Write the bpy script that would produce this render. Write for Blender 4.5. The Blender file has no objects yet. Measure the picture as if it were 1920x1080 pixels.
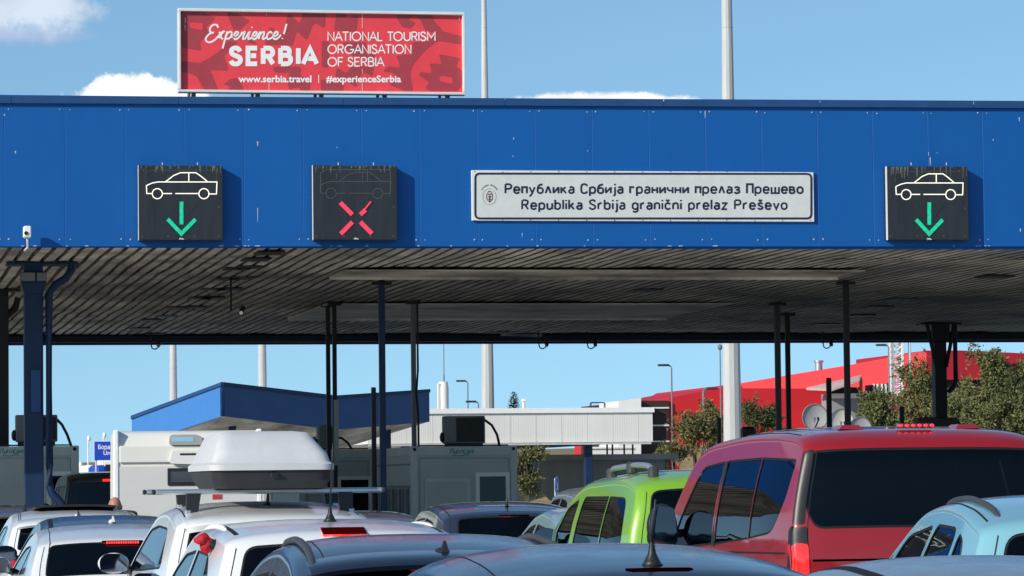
import bpy, math, random
from mathutils import Vector, Matrix, noise
from mathutils.geometry import delaunay_2d_cdt, tessellate_polygon
rnd = random.Random(7)
C = bpy.context.scene.collection
SC = bpy.context.scene
R = math.radians

# ------------------------------------------------------------------ camera
EYE, FPX = 1.75, 6660.0
YAW, PITCH, ROLL = math.atan(1260/FPX), math.atan(365/FPX), R(0.6)
FW = Vector((math.sin(YAW)*math.cos(PITCH), math.cos(YAW)*math.cos(PITCH), math.sin(PITCH)))
_r0 = FW.cross(Vector((0, 0, 1))).normalized(); _u0 = _r0.cross(FW)
RT = _r0*math.cos(ROLL) - _u0*math.sin(ROLL); UP = _u0*math.cos(ROLL) + _r0*math.sin(ROLL)
cd = bpy.data.cameras.new('camera'); cam = bpy.data.objects.new('camera', cd); C.objects.link(cam)
cd.sensor_width = 36; cd.lens = FPX/1920*36; cd.clip_start = 0.5; cd.clip_end = 6000
M = Matrix((RT, UP, -FW)).transposed().to_4x4(); M.translation = (0, 0, EYE); cam.matrix_world = M
SC.camera = cam
def ray(px, py): return FW*FPX + RT*(px-960) - UP*(py-540)
def W(px, py, Y):            # the point of the vertical plane y = Y seen at that place of the photograph
    d = ray(px, py); k = Y/d.y
    return Vector((d.x*k, Y, EYE + d.z*k))
def WZ(px, py, z):           # the same for the level plane at height z
    d = ray(px, py); k = (z-EYE)/d.z
    return Vector((d.x*k, d.y*k, z))

# ------------------------------------------------------------------ sun, sky, exposure
SUN_AZ, SUN_EL = R(180+58), R(25)
SD = Vector((math.sin(SUN_AZ)*math.cos(SUN_EL), math.cos(SUN_AZ)*math.cos(SUN_EL), math.sin(SUN_EL)))
sl = bpy.data.lights.new('sun', 'SUN'); sl.energy = 3.3; sl.angle = R(0.5); sl.color = (1, .93, .82)
so = bpy.data.objects.new('sun', sl); C.objects.link(so); so.location = (-40, -30, 60)
so.rotation_euler = (-SD).to_track_quat('-Z', 'Y').to_euler()
wd = bpy.data.worlds.new('World'); SC.world = wd; wd.use_nodes = True
nt = wd.node_tree; N = nt.nodes; Lk = nt.links
bg = N['Background']; bg.inputs[1].default_value = .105
sky = N.new('ShaderNodeTexSky'); sky.sky_type = 'NISHITA'; sky.sun_disc = False
sky.sun_elevation = SUN_EL; sky.sun_rotation = SUN_AZ
sky.air_density = 1.0; sky.dust_density = 0.35; sky.ozone_density = 1.1; sky.altitude = 400
def wn(t, **k):
    n = N.new(t)
    for a, v in k.items(): setattr(n, a, v)
    return n
tc = wn('ShaderNodeTexCoord')
# the sky is read a little higher than looked at: clear mountain air without a yellow horizon
sv = wn('ShaderNodeVectorMath', operation='ADD'); Lk.new(tc.outputs['Generated'], sv.inputs[0]); sv.inputs[1].default_value = (0, 0, .135)
sn = wn('ShaderNodeVectorMath', operation='NORMALIZE'); Lk.new(sv.outputs[0], sn.inputs[0]); Lk.new(sn.outputs[0], sky.inputs[0])
nz = wn('ShaderNodeTexNoise'); nz.inputs['Scale'].default_value = 130; nz.inputs['Detail'].default_value = 10; nz.inputs['Roughness'].default_value = .66
Lk.new(tc.outputs['Generated'], nz.inputs['Vector'])
tn = wn('ShaderNodeMixRGB', blend_type='MULTIPLY'); tn.inputs[0].default_value = 1; Lk.new(sky.outputs[0], tn.inputs[1]); tn.inputs[2].default_value = (.86, 1.08, 1.12, 1)
col = tn.outputs[0]
def cloud(px, py, rx, ry, amp, lo, hi, colr, dens):
    global col
    d = ray(px, py).normalized()
    s = wn('ShaderNodeVectorMath', operation='SUBTRACT'); Lk.new(tc.outputs['Generated'], s.inputs[0]); s.inputs[1].default_value = d
    dx = wn('ShaderNodeVectorMath', operation='DOT_PRODUCT'); Lk.new(s.outputs[0], dx.inputs[0]); dx.inputs[1].default_value = tuple(RT*(FPX/rx))
    dy = wn('ShaderNodeVectorMath', operation='DOT_PRODUCT'); Lk.new(s.outputs[0], dy.inputs[0]); dy.inputs[1].default_value = tuple(UP*(FPX/ry))
    cb = wn('ShaderNodeCombineXYZ'); Lk.new(dx.outputs['Value'], cb.inputs[0]); Lk.new(dy.outputs['Value'], cb.inputs[1])
    ln = wn('ShaderNodeVectorMath', operation='LENGTH'); Lk.new(cb.outputs[0], ln.inputs[0])
    # only the hemisphere in front of this cloud
    m = wn('ShaderNodeMath', operation='MULTIPLY_ADD'); Lk.new(nz.outputs[0], m.inputs[0]); m.inputs[1].default_value = -amp; Lk.new(ln.outputs['Value'], m.inputs[2])
    mr = wn('ShaderNodeMapRange'); mr.interpolation_type = 'SMOOTHSTEP'; Lk.new(m.outputs[0], mr.inputs[0])
    mr.inputs[1].default_value = hi - amp*.5; mr.inputs[2].default_value = lo - amp*.5; mr.inputs[3].default_value = 0; mr.inputs[4].default_value = dens
    dot = wn('ShaderNodeVectorMath', operation='DOT_PRODUCT'); Lk.new(tc.outputs['Generated'], dot.inputs[0]); dot.inputs[1].default_value = d
    gt = wn('ShaderNodeMath', operation='GREATER_THAN'); Lk.new(dot.outputs['Value'], gt.inputs[0]); gt.inputs[1].default_value = .9
    fa = wn('ShaderNodeMath', operation='MULTIPLY'); Lk.new(mr.outputs[0], fa.inputs[0]); Lk.new(gt.outputs[0], fa.inputs[1])
    n2 = wn('ShaderNodeTexNoise'); n2.inputs['Scale'].default_value = 60; n2.inputs['Detail'].default_value = 6; Lk.new(tc.outputs['Generated'], n2.inputs['Vector'])
    rp = wn('ShaderNodeValToRGB'); Lk.new(n2.outputs[0], rp.inputs[0])
    rp.color_ramp.elements[0].position = .36; rp.color_ramp.elements[1].position = .62
    rp.color_ramp.elements[0].color = (*[c*.80 for c in colr], 1); rp.color_ramp.elements[1].color = (*colr, 1)
    mx = wn('ShaderNodeMixRGB'); Lk.new(fa.outputs[0], mx.inputs[0]); Lk.new(col, mx.inputs[1]); Lk.new(rp.outputs[0], mx.inputs[2])
    col = mx.outputs[0]
cloud(40, 62, 150, 26, 1.2, .1, 1.1, (4.3, 4.8, 6.4), .6)
cloud(55, 8, 140, 55, 1.3, .35, 1.1, (6.6, 7.0, 7.7), .72)
cloud(262, 196, 150, 62, 1.0, .80, 1.0, (8.6, 8.6, 8.4), .97)
cloud(1130, 196, 185, 26, 1.1, .72, 1.05, (8.6, 8.6, 8.5), .95)
Lk.new(col, bg.inputs[0])
SC.view_settings.view_transform = 'Standard'; SC.view_settings.look = 'None'
SC.view_settings.gamma = 1; SC.view_settings.use_curve_mapping = False; SC.view_settings.exposure = 0.36
SC.cycles.max_bounces = 10; SC.cycles.diffuse_bounces = 6; SC.cycles.transparent_max_bounces = 12

# ------------------------------------------------------------------ materials
def mat(name, rgb, rough=.6, spec=.5, metal=0, coat=0, var=.12, scale=3., bump=0, bscale=40., emis=None, estr=0, streak=False, back=None):
    m = bpy.data.materials.new(name); m.use_nodes = True; t = m.node_tree; b = t.nodes['Principled BSDF']
    b.inputs['Roughness'].default_value = rough; b.inputs['Metallic'].default_value = metal
    b.inputs['Specular IOR Level'].default_value = spec; b.inputs['Coat Weight'].default_value = coat; b.inputs['Coat Roughness'].default_value = .04
    b.inputs['Base Color'].default_value = (*rgb, 1)
    co = t.nodes.new('ShaderNodeTexCoord')
    out = None
    if var:
        mp = t.nodes.new('ShaderNodeMapping'); t.links.new(co.outputs['Object'], mp.inputs[0])
        if streak: mp.inputs['Scale'].default_value = (1, 1, .12)
        n = t.nodes.new('ShaderNodeTexNoise'); n.inputs['Scale'].default_value = scale; n.inputs['Detail'].default_value = 7; n.inputs['Roughness'].default_value = .65
        t.links.new(mp.outputs[0], n.inputs['Vector'])
        r = t.nodes.new('ShaderNodeValToRGB'); t.links.new(n.outputs[0], r.inputs[0])
        r.color_ramp.elements[0].position = .3; r.color_ramp.elements[1].position = .7
        r.color_ramp.elements[0].color = (*[c*(1-var) for c in rgb], 1); r.color_ramp.elements[1].color = (*[min(1, c*(1+var)) for c in rgb], 1)
        out = r.outputs[0]
    if back is not None:
        g = t.nodes.new('ShaderNodeNewGeometry'); x = t.nodes.new('ShaderNodeMixRGB'); t.links.new(g.outputs['Backfacing'], x.inputs[0])
        if out: t.links.new(out, x.inputs[1])
        else: x.inputs[1].default_value = (*rgb, 1)
        x.inputs[2].default_value = (*back, 1); out = x.outputs[0]
    if out: t.links.new(out, b.inputs['Base Color'])
    if bump:
        n = t.nodes.new('ShaderNodeTexNoise'); n.inputs['Scale'].default_value = bscale; n.inputs['Detail'].default_value = 5
        t.links.new(co.outputs['Object'], n.inputs['Vector'])
        bp = t.nodes.new('ShaderNodeBump'); bp.inputs['Strength'].default_value = bump; bp.inputs['Distance'].default_value = .02
        t.links.new(n.outputs[0], bp.inputs['Height']); t.links.new(bp.outputs[0], b.inputs['Normal'])
    if emis:
        b.inputs['Emission Color'].default_value = (*emis, 1); b.inputs['Emission Strength'].default_value = estr
    return m
def glass(name, tint, ior=1.5, rough=.015):
    m = bpy.data.materials.new(name); m.use_nodes = True; t = m.node_tree; t.nodes.clear()
    o = t.nodes.new('ShaderNodeOutputMaterial'); x = t.nodes.new('ShaderNodeMixShader'); f = t.nodes.new('ShaderNodeFresnel'); f.inputs[0].default_value = ior
    a = t.nodes.new('ShaderNodeBsdfTransparent'); a.inputs[0].default_value = (*tint, 1)
    g = t.nodes.new('ShaderNodeBsdfGlossy'); g.inputs['Roughness'].default_value = rough; g.inputs[0].default_value = (.9, .95, 1, 1)
    t.links.new(f.outputs[0], x.inputs[0]); t.links.new(a.outputs[0], x.inputs[1]); t.links.new(g.outputs[0], x.inputs[2]); t.links.new(x.outputs[0], o.inputs[0])
    return m
def paint(name, rgb, rough=.32, metal=0, coat=1., dusty=.05):
    m = mat(name, rgb, rough, .5, metal, coat, var=.03, scale=1.5, back=(.03, .03, .032)); t = m.node_tree; b = t.nodes['Principled BSDF']
    co = t.nodes.new('ShaderNodeTexCoord'); n = t.nodes.new('ShaderNodeTexNoise'); n.inputs['Scale'].default_value = 7; n.inputs['Detail'].default_value = 8; n.inputs['Roughness'].default_value = .7
    t.links.new(co.outputs['Object'], n.inputs['Vector']); r = t.nodes.new('ShaderNodeMapRange'); t.links.new(n.outputs[0], r.inputs[0]); r.inputs[1].default_value = .3; r.inputs[2].default_value = .7; r.inputs[3].default_value = dusty*.5; r.inputs[4].default_value = dusty*1.8
    t.links.new(r.outputs[0], b.inputs['Coat Roughness'])
    return m
MT = dict(
    asphalt=mat('worn_concrete', (.42, .405, .375), .9, .3, var=.3, scale=.8, bump=.3, bscale=60),
    kerb=mat('kerb_concrete', (.32, .31, .29), .9, .3, var=.2, scale=2),
    earth=mat('dry_earth', (.30, .22, .11), .95, .2, var=.35, scale=.6, bump=.4, bscale=8),
    blue=mat('blue_fascia_paint', (.005, .098, .35), .5, .25, var=.06, scale=.35, streak=True),
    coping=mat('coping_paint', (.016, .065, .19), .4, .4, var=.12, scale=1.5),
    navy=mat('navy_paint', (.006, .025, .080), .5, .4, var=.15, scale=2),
    black=mat('black_metal', (.012, .013, .016), .5, .4, var=.2, scale=4),
    grey=mat('grey_metal', (.20, .20, .20), .5, .4, var=.15, scale=4),
    steel=mat('galvanised_steel', (.52, .52, .51), .55, .5, var=.12, scale=5, streak=True),
    alu=mat('aluminium', (.6, .6, .62), .35, .5, .8, var=.05),
    screw=mat('bare_screw', (.5, .52, .55), .5, .5, var=.1),
    white=mat('white_paint', (.76, .75, .71), .5, .4, var=.06, scale=2, streak=True),
    sign=mat('sign_sheet', (.64, .65, .63), .5, .4, var=.05, scale=6),
    signw=mat('sign_edge', (.72, .73, .70), .5, .4, var=.05),
    ink=mat('sign_ink', (.02, .022, .05), .6, .3, var=0),
    redsheet=mat('red_sheet', (.80, .062, .080), .5, .3, var=.08, scale=3),
    darkred=mat('dark_red_print', (.40, .052, .068), .55, .3, var=.08, scale=3),
    letter=mat('white_print', (.85, .84, .82), .5, .3, var=.03),
    housing=mat('signal_housing', (.022, .026, .032), .45, .4, var=.25, scale=6, streak=True),
    hside=mat('signal_side', (.70, .70, .68), .4, .4, var=.08),
    dust=mat('dust_streak', (.16, .155, .13), .8, .3, var=.3, scale=12),
    ghost=mat('unlit_tube', (.10, .10, .095), .6, .3, var=.2, scale=20),
    lwhite=mat('lit_white_tube', (.8, .77, .65), .5, emis=(1, .92, .72), estr=.5, var=0),
    lgreen=mat('lit_green', (.01, .30, .17), .4, emis=(.0, .70, .36), estr=.42, var=.6, scale=16),
    lred=mat('lit_red_cross', (.6, .04, .08), .4, emis=(1, .05, .10), estr=.38, var=.3, scale=16),
    brake=mat('lit_brake', (.8, .02, .02), .3, emis=(1, .03, .03), estr=1.3, var=0),
    lamp=mat('tail_lamp_red', (.35, .006, .006), .12, .6, coat=1, var=0, emis=(1, .02, .01), estr=.10),
    lamplit=mat('tail_lamp_lit', (.6, .012, .012), .12, .6, coat=1, var=.2, scale=14, emis=(1, .03, .02), estr=.5),
    lampdark=mat('dark_lens', (.10, .004, .008), .1, .6, coat=1, var=0),
    chrome=mat('chrome', (.75, .76, .78), .12, .5, 1, var=0),
    rubber=mat('rubber', (.012, .012, .013), .7, .3, var=.1),
    trim=mat('black_trim', (.016, .016, .018), .45, .45, var=.1),
    plastic=mat('grey_plastic', (.05, .052, .056), .5, .4, var=.1),
    cabin=mat('cabin_trim', (.03, .03, .033), .85, .2, var=.2),
    seatm=mat('seat_fabric', (.035, .036, .042), .9, .2, var=.2, scale=10),
    plate=mat('number_plate', (.72, .72, .70), .4, .4, var=0),
    soffit_panel=mat('flat_soffit_panel', (.56, .51, .44), .7, .3, var=.75, scale=.55),
    booth=mat('booth_panel', (.44, .47, .46), .6, .35, var=.06, scale=1.5),
    boothf=mat('booth_frame', (.52, .55, .54), .6, .35, var=.08, scale=1.5),
    boothdark=mat('booth_dark_panel', (.19, .205, .21), .6, .3, var=.1),
    teal=mat('teal_print', (.05, .30, .30), .6, .3, var=.3, scale=20),
    concrete=mat('concrete', (.25, .24, .225), .9, .2, var=.15, scale=.7, streak=True),
    whitewall=mat('white_cladding', (.76, .75, .71), .7, .3, var=.06, scale=1., streak=True),
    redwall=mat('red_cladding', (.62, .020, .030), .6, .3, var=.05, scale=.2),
    brown=mat('brown_cladding', (.045, .028, .025), .6, .3, var=.15, scale=.5),
    greywall=mat('grey_render', (.30, .30, .31), .8, .2, var=.08, scale=.4),
    caravan=mat('caravan_shell', (.74, .72, .66), .4, .4, var=.04, scale=1),
    boxlid=mat('roof_box_lid', (.60, .60, .60), .5, .4, var=.05, scale=6),
    boxbase=mat('roof_box_base', (.028, .030, .035), .55, .4, var=.15, scale=5),
    skin=mat('skin', (.42, .20, .13), .55, .4, var=.1, scale=20),
    cloth=mat('dark_shirt', (.05, .06, .09), .9, .2, var=.2, scale=10),
    redcloth=mat('red_cloth', (.45, .02, .03), .8, .3, var=.3, scale=25),
    bark=mat('bark', (.10, .075, .055), .9, .2, var=.3, scale=6),
    dish=mat('dish_grey', (.36, .36, .36), .6, .3, var=.08, scale=2),
    dishw=mat('dish_cream', (.62, .60, .52), .6, .3, var=.05, scale=2),
    roadblue=mat('road_sign_blue', (.015, .06, .50), .5, .4, var=.05),
    mastred=mat('mast_red', (.60, .10, .09), .6, .3, var=.1),
)
GL = glass('tinted_glass', (.20, .225, .235), 1.42)
GD = glass('privacy_glass', (.055, .064, .075), 1.42)
GC = glass('clear_glass', (.62, .68, .66), 1.5)
MIR = mat('mirror_glass', (.28, .30, .33), .03, .5, 1, var=0)
def leafmat(name, a, b_):
    m = bpy.data.materials.new(name); m.use_nodes = True; t = m.node_tree; b = t.nodes['Principled BSDF']; b.inputs['Roughness'].default_value = .7; b.inputs['Specular IOR Level'].default_value = .2
    g = t.nodes.new('ShaderNodeNewGeometry'); r = t.nodes.new('ShaderNodeValToRGB'); t.links.new(g.outputs['Random Per Island'], r.inputs[0])
    r.color_ramp.elements[0].color = (*a, 1); r.color_ramp.elements[1].color = (*b_, 1); t.links.new(r.outputs[0], b.inputs['Base Color'])
    return m
LEAF = leafmat('olive_leaf', (.085, .10, .035), (.21, .215, .085)); LEAF2 = leafmat('dark_leaf', (.045, .06, .022), (.12, .135, .055)); LEAF3 = leafmat('dry_leaf', (.09, .09, .03), (.24, .21, .09))

def livened(m, amt, bump=.0):      # panel to panel tone and a slight buckle
    t = m.node_tree; b = t.nodes['Principled BSDF']; l = b.inputs['Base Color'].links[0]; g = t.nodes.new('ShaderNodeNewGeometry')
    r = t.nodes.new('ShaderNodeMapRange'); t.links.new(g.outputs['Random Per Island'], r.inputs[0]); r.inputs[3].default_value = 1-amt; r.inputs[4].default_value = 1+amt
    x = t.nodes.new('ShaderNodeMixRGB'); x.blend_type = 'MULTIPLY'; x.inputs[0].default_value = 1; t.links.new(l.from_socket, x.inputs[1]); t.links.new(r.outputs[0], x.inputs[2]); t.links.new(x.outputs[0], b.inputs['Base Color'])
    n = t.nodes.new('ShaderNodeTexNoise'); n.inputs['Scale'].default_value = .9; n.inputs['Detail'].default_value = 2; co = t.nodes.new('ShaderNodeTexCoord'); t.links.new(co.outputs['Object'], n.inputs['Vector'])
    bp = t.nodes.new('ShaderNodeBump'); bp.inputs['Strength'].default_value = bump; bp.inputs['Distance'].default_value = .05; t.links.new(n.outputs[0], bp.inputs['Height']); t.links.new(bp.outputs[0], b.inputs['Normal'])
livened(MT['blue'], .03, .3); livened(MT['whitewall'], .04, .1)
# soffit: weathered corrugated sheet, streaked along the ribs
def soffitmat():
    m = bpy.data.materials.new('weathered_corrugated_sheet'); m.use_nodes = True; t = m.node_tree; b = t.nodes['Principled BSDF']; b.inputs['Roughness'].default_value = .75; b.inputs['Specular IOR Level'].default_value = .25
    co = t.nodes.new('ShaderNodeTexCoord'); res = []
    for sc, scl, d in (((2.2, .16, 1), 1.6, 8), ((.25, .18, 1), 1., 4), ((9, 2.2, 1), 1.3, 3)):
        mp = t.nodes.new('ShaderNodeMapping'); mp.inputs['Scale'].default_value = sc; t.links.new(co.outputs['Object'], mp.inputs[0])
        n = t.nodes.new('ShaderNodeTexNoise'); n.inputs['Scale'].default_value = scl; n.inputs['Detail'].default_value = d; n.inputs['Roughness'].default_value = .7
        t.links.new(mp.outputs[0], n.inputs['Vector']); res.append(n.outputs[0])
    r = t.nodes.new('ShaderNodeValToRGB'); t.links.new(res[0], r.inputs[0]); e = r.color_ramp.elements
    e[0].position = .34; e[0].color = (.46, .43, .39, 1); e[1].position = .72; e[1].color = (.86, .82, .75, 1)
    x = e.new(.52); x.color = (.70, .66, .60, 1)
    r2 = t.nodes.new('ShaderNodeValToRGB'); t.links.new(res[1], r2.inputs[0]); r2.color_ramp.elements[0].position = .38; r2.color_ramp.elements[1].position = .60
    r2.color_ramp.elements[0].color = (.42, .42, .44, 1); r2.color_ramp.elements[1].color = (1.2, 1.16, 1.08, 1)
    mu = t.nodes.new('ShaderNodeMixRGB'); mu.blend_type = 'MULTIPLY'; mu.inputs[0].default_value = 1; t.links.new(r.outputs[0], mu.inputs[1]); t.links.new(r2.outputs[0], mu.inputs[2])
    r3 = t.nodes.new('ShaderNodeValToRGB'); t.links.new(res[2], r3.inputs[0]); r3.color_ramp.elements[0].position = .62; r3.color_ramp.elements[1].position = .68
    mx = t.nodes.new('ShaderNodeMixRGB'); t.links.new(r3.outputs[0], mx.inputs[0]); t.links.new(mu.outputs[0], mx.inputs[1]); mx.inputs[2].default_value = (.7, .65, .56, 1)
    t.links.new(mx.outputs[0], b.inputs['Base Color'])
    return m
MT['soffit'] = soffitmat()
MT['pale_panel'] = mat('pale_soffit_panel', (.80, .73, .64), .7, .3, var=.5, scale=.55)
MT['groove'] = mat('dark_groove', (.16, .147, .135), .8, .25, var=.85, scale=.55)  # darker brown for the rib webs and groove tops

# ------------------------------------------------------------------ object helpers
ORG = {}
class MB:
    def __init__(s): s.v = []; s.f = []; s.n = None
    def add(s, vs, fs):
        b = len(s.v); s.v += [Vector(p) for p in vs]; s.f += [tuple(i+b for i in f) for f in fs]; return s
    def box(s, x0, x1, y0, y1, z0, z1):
        return s.add([(x0,y0,z0),(x1,y0,z0),(x1,y1,z0),(x0,y1,z0),(x0,y0,z1),(x1,y0,z1),(x1,y1,z1),(x0,y1,z1)],
            [(0,3,2,1),(4,5,6,7),(0,1,5,4),(1,2,6,5),(2,3,7,6),(3,0,4,7)])
    def bbox(s, x0, x1, y0, y1, z0, z1, b=.02):     # chamfered box
        xs=(x0,x0+b,x1-b,x1); cx,cy,cz=(x0+x1)/2,(y0+y1)/2,(z0+z1)/2
        P=[]; idx={}
        for a in (0,1):
            for c in (0,1):
                for d in (0,1):
                    X=(x0,x1)[a];Y=(y0,y1)[c];Z=(z0,z1)[d];sx=(b,-b)[a];sy=(b,-b)[c];sz=(b,-b)[d]
                    idx[a,c,d,'x']=len(P);P.append((X,Y+sy,Z+sz)); idx[a,c,d,'y']=len(P);P.append((X+sx,Y,Z+sz)); idx[a,c,d,'z']=len(P);P.append((X+sx,Y+sy,Z))
        F=[]
        for a in (0,1):
            F.append([idx[a,0,0,'x'],idx[a,1,0,'x'],idx[a,1,1,'x'],idx[a,0,1,'x']])
            F.append([idx[0,a,0,'y'],idx[1,a,0,'y'],idx[1,a,1,'y'],idx[0,a,1,'y']])
            F.append([idx[0,0,a,'z'],idx[1,0,a,'z'],idx[1,1,a,'z'],idx[0,1,a,'z']])
        for a in (0,1):
            for c in (0,1):
                F.append([idx[a,c,0,'x'],idx[a,c,1,'x'],idx[a,c,1,'y'],idx[a,c,0,'y']])
                F.append([idx[a,0,c,'x'],idx[a,1,c,'x'],idx[a,1,c,'z'],idx[a,0,c,'z']])
                F.append([idx[0,a,c,'y'],idx[1,a,c,'y'],idx[1,a,c,'z'],idx[0,a,c,'z']])
                for d in (0,1): F.append([idx[a,c,d,'x'],idx[a,c,d,'y'],idx[a,c,d,'z']])
        ctr=Vector((cx,cy,cz))
        for i,f in enumerate(F):
            q=[Vector(P[k]) for k in f]; nn=(q[1]-q[0]).cross(q[2]-q[0]); mid=sum(q,Vector())/len(q)
            if nn.dot(mid-ctr)<0: F[i]=f[::-1]
        return s.add(P,F)
    def tube(s, pts, r, n=8, cap=True, r2=None):
        pts=[Vector(p) for p in pts]; m=len(pts); rings=[]
        for i,p in enumerate(pts):
            t=(pts[min(i+1,m-1)]-pts[max(i-1,0)]).normalized()
            a=t.cross(Vector((0,0,1)))
            if a.length<.01: a=Vector((1,0,0))
            a.normalize(); c=a.cross(t).normalized() if i==0 or True else c
            rr=r if r2 is None else r+(r2-r)*i/(m-1)
            if isinstance(r,(list,tuple)): rr=r[i]
            rings.append([p+(a*math.cos(k*2*math.pi/n)+c*math.sin(k*2*math.pi/n))*rr for k in range(n)])
        vs=[v for g in rings for v in g]; fs=[]
        for i in range(m-1):
            for k in range(n): fs.append((i*n+k,i*n+(k+1)%n,(i+1)*n+(k+1)%n,(i+1)*n+k))
        if cap: fs.append(tuple(range(n))[::-1]); fs.append(tuple((m-1)*n+k for k in range(n)))
        return s.add(vs,fs)
    def lathe(s, prof, o, ax='z', n=20, a0=0, a1=2*math.pi):     # prof: (r,h)
        vs=[];fs=[];m=len(prof);full=abs(a1-a0-2*math.pi)<1e-6; cnt=n if full else n+1
        for k in range(cnt):
            a=a0+(a1-a0)*k/n
            for r,h in prof:
                c,d=math.cos(a)*r,math.sin(a)*r
                vs.append(Vector(o)+Vector({'z':(c,d,h),'y':(c,h,d),'x':(h,c,d)}[ax]))
        for k in range(n):
            k2=(k+1)%cnt
            for i in range(m-1): fs.append((k*m+i,k2*m+i,k2*m+i+1,k*m+i+1))
        return s.add(vs,fs)
    def prism(s, poly, fn, t):      # poly 2-D; fn(u,v,w) -> point; thickness along w from 0 to t
        n=len(poly); tris=tessellate_polygon([[Vector((p[0],p[1],0)) for p in poly]])
        vs=[fn(p[0],p[1],0) for p in poly]+[fn(p[0],p[1],t) for p in poly]
        fs=[tuple(x) for x in tris]+[tuple(i+n for i in x[::-1]) for x in tris]+[(i,(i+1)%n,n+(i+1)%n,n+i) for i in range(n)]
        return s.add(vs,fs)
    def sphere(s, o, rx, ry, rz, n=12, m=8):
        vs=[];fs=[]
        for i in range(m+1):
            a=math.pi*i/m
            for k in range(n):
                b=2*math.pi*k/n; vs.append(Vector(o)+Vector((rx*math.sin(a)*math.cos(b),ry*math.sin(a)*math.sin(b),rz*math.cos(a))))
        for i in range(m):
            for k in range(n): fs.append((i*n+k,(i+1)*n+k,(i+1)*n+(k+1)%n,i*n+(k+1)%n))
        return s.add(vs,fs)
    def build(s, name, m, parent=None, org=None, smooth=False, label=None, kind=None):
        o0 = ORG[parent] if parent is not None else Vector(org if org is not None else (0,0,0))
        me=bpy.data.meshes.new(name); me.from_pydata([v-o0 for v in s.v],[],s.f); me.materials.append(m)
        if smooth: me.polygons.foreach_set('use_smooth',[True]*len(me.polygons))
        o=bpy.data.objects.new(name,me); C.objects.link(o)
        if parent is not None: o.parent=parent
        else: o.location=o0
        ORG[o]=o0
        if s.n is not None: me.normals_split_custom_set_from_vertices(s.n)
        if smooth=='auto': me.set_sharp_from_angle(angle=R(35))
        if label: o['label']=label
        if kind: o['kind']=kind
        return o
def thing(name,label,cat,loc,group=None):
    o=bpy.data.objects.new(name,None); C.objects.link(o); o.location=loc; o.empty_display_size=.3
    o['label']=label; o['category']=cat
    if group: o['group']=group
    ORG[o]=Vector(loc); return o
def tag(o,label,cat,group=None):
    o['label']=label; o['category']=cat
    if group: o['group']=group
    return o
def arc(cx,cy,rx,ry,a0,a1,n=12): return [(cx+rx*math.cos(R(a0+(a1-a0)*i/n)),cy+ry*math.sin(R(a0+(a1-a0)*i/n))) for i in range(n+1)]
def roundpoly(pts, n=5, closed=True):     # pts (x,y,r) -> fillets
    out=[];m=len(pts)
    for i,(x,y,r) in enumerate(pts):
        p=Vector((x,y))
        if not closed and i in (0,m-1): out.append((x,y)); continue
        a=Vector(pts[i-1][:2]);b=Vector(pts[(i+1)%m][:2]); da=a-p;db=b-p
        r_=min(r,da.length*.48,db.length*.48)
        if r_<1e-4: out.append((x,y)); continue
        p0=p+da.normalized()*r_;p2=p+db.normalized()*r_
        for k in range(n+1):
            t=k/n; q=p0*(1-t)**2+p*2*t*(1-t)+p2*t*t; out.append((q.x,q.y))
    return out
_sd=[0]
def strokes(mb, lines, w, fn, t=.006):     # polylines as flat bars; fn(u,v,h)->world
    for ln in lines:
        pts=[Vector(p) for p in ln]
        closed=(pts[0]-pts[-1]).length<1e-6 and len(pts)>2
        if closed: pts=pts[:-1]
        n=len(pts); _sd[0]=(_sd[0]+1)%9; h=t+_sd[0]*.0006; Lf=[];Rt=[]
        for i,p in enumerate(pts):
            a=pts[i-1] if (i>0 or closed) else None; b=pts[(i+1)%n] if (i<n-1 or closed) else None
            d1=(p-a).normalized() if a is not None else None; d2=(b-p).normalized() if b is not None else None
            if d1 is None: d1=d2
            if d2 is None: d2=d1
            tn=(d1+d2); tn=tn.normalized() if tn.length>.15 else d1
            nn=Vector((-tn.y,tn.x)); c=max(.55,nn.dot(Vector((-d1.y,d1.x))))
            e=Vector((0,0))
            Lf.append(p+nn*(w/2/c));Rt.append(p-nn*(w/2/c))
        vs=[fn(q.x,q.y,h) for q in Lf]+[fn(q.x,q.y,h) for q in Rt]; k=n if closed else n-1
        mb.add(vs,[(i,(i+1)%n,n+(i+1)%n,n+i) for i in range(k)])
# ------------------------------------------------------------------ vehicles
def inpoly(p, poly):
    x,y=p; c=False; n=len(poly)
    for i in range(n):
        x1,y1=poly[i]; x2,y2=poly[i-1]
        if (y1>y)!=(y2>y) and x<(x2-x1)*(y-y1)/(y2-y1)+x1: c=not c
    return c
def cdt(outer, holes, step, keep_inside=True):
    xs=[p[0] for p in outer]; ys=[p[1] for p in outer]; pts=[];edges=[]
    for loop in [outer]+holes:
        b=len(pts); n=len(loop); pts+= [Vector(p) for p in loop]; edges+=[(b+i,b+(i+1)%n) for i in range(n)]
    x=min(xs)+step*.5
    allp=[Vector(p) for p in pts]
    while x<max(xs):
        y=min(ys)+step*.5
        while y<max(ys):
            if inpoly((x,y),outer) and not any(inpoly((x,y),h) for h in holes):
                q=Vector((x,y))
                if all((q-v).length_squared>(step*.4)**2 for v in allp): pts.append(q)
            y+=step
        x+=step
    vo,eo,fo,_,_,_=delaunay_2d_cdt(pts,edges,[],0,1e-6)
    F=[]
    for f in fo:
        c=sum((vo[i] for i in f),Vector((0,0)))/3
        if inpoly(c,outer) and not any(inpoly(c,h) for h in holes): F.append(tuple(f))
    return [tuple(v) for v in vo],F
def fixall(b):
    for i,t in enumerate(b.f):
        nn=(b.v[t[1]]-b.v[t[0]]).cross(b.v[t[2]]-b.v[t[0]])
        if nn.dot(b.n[t[0]]+b.n[t[1]]+b.n[t[2]])<0: b.f[i]=t[::-1]
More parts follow.
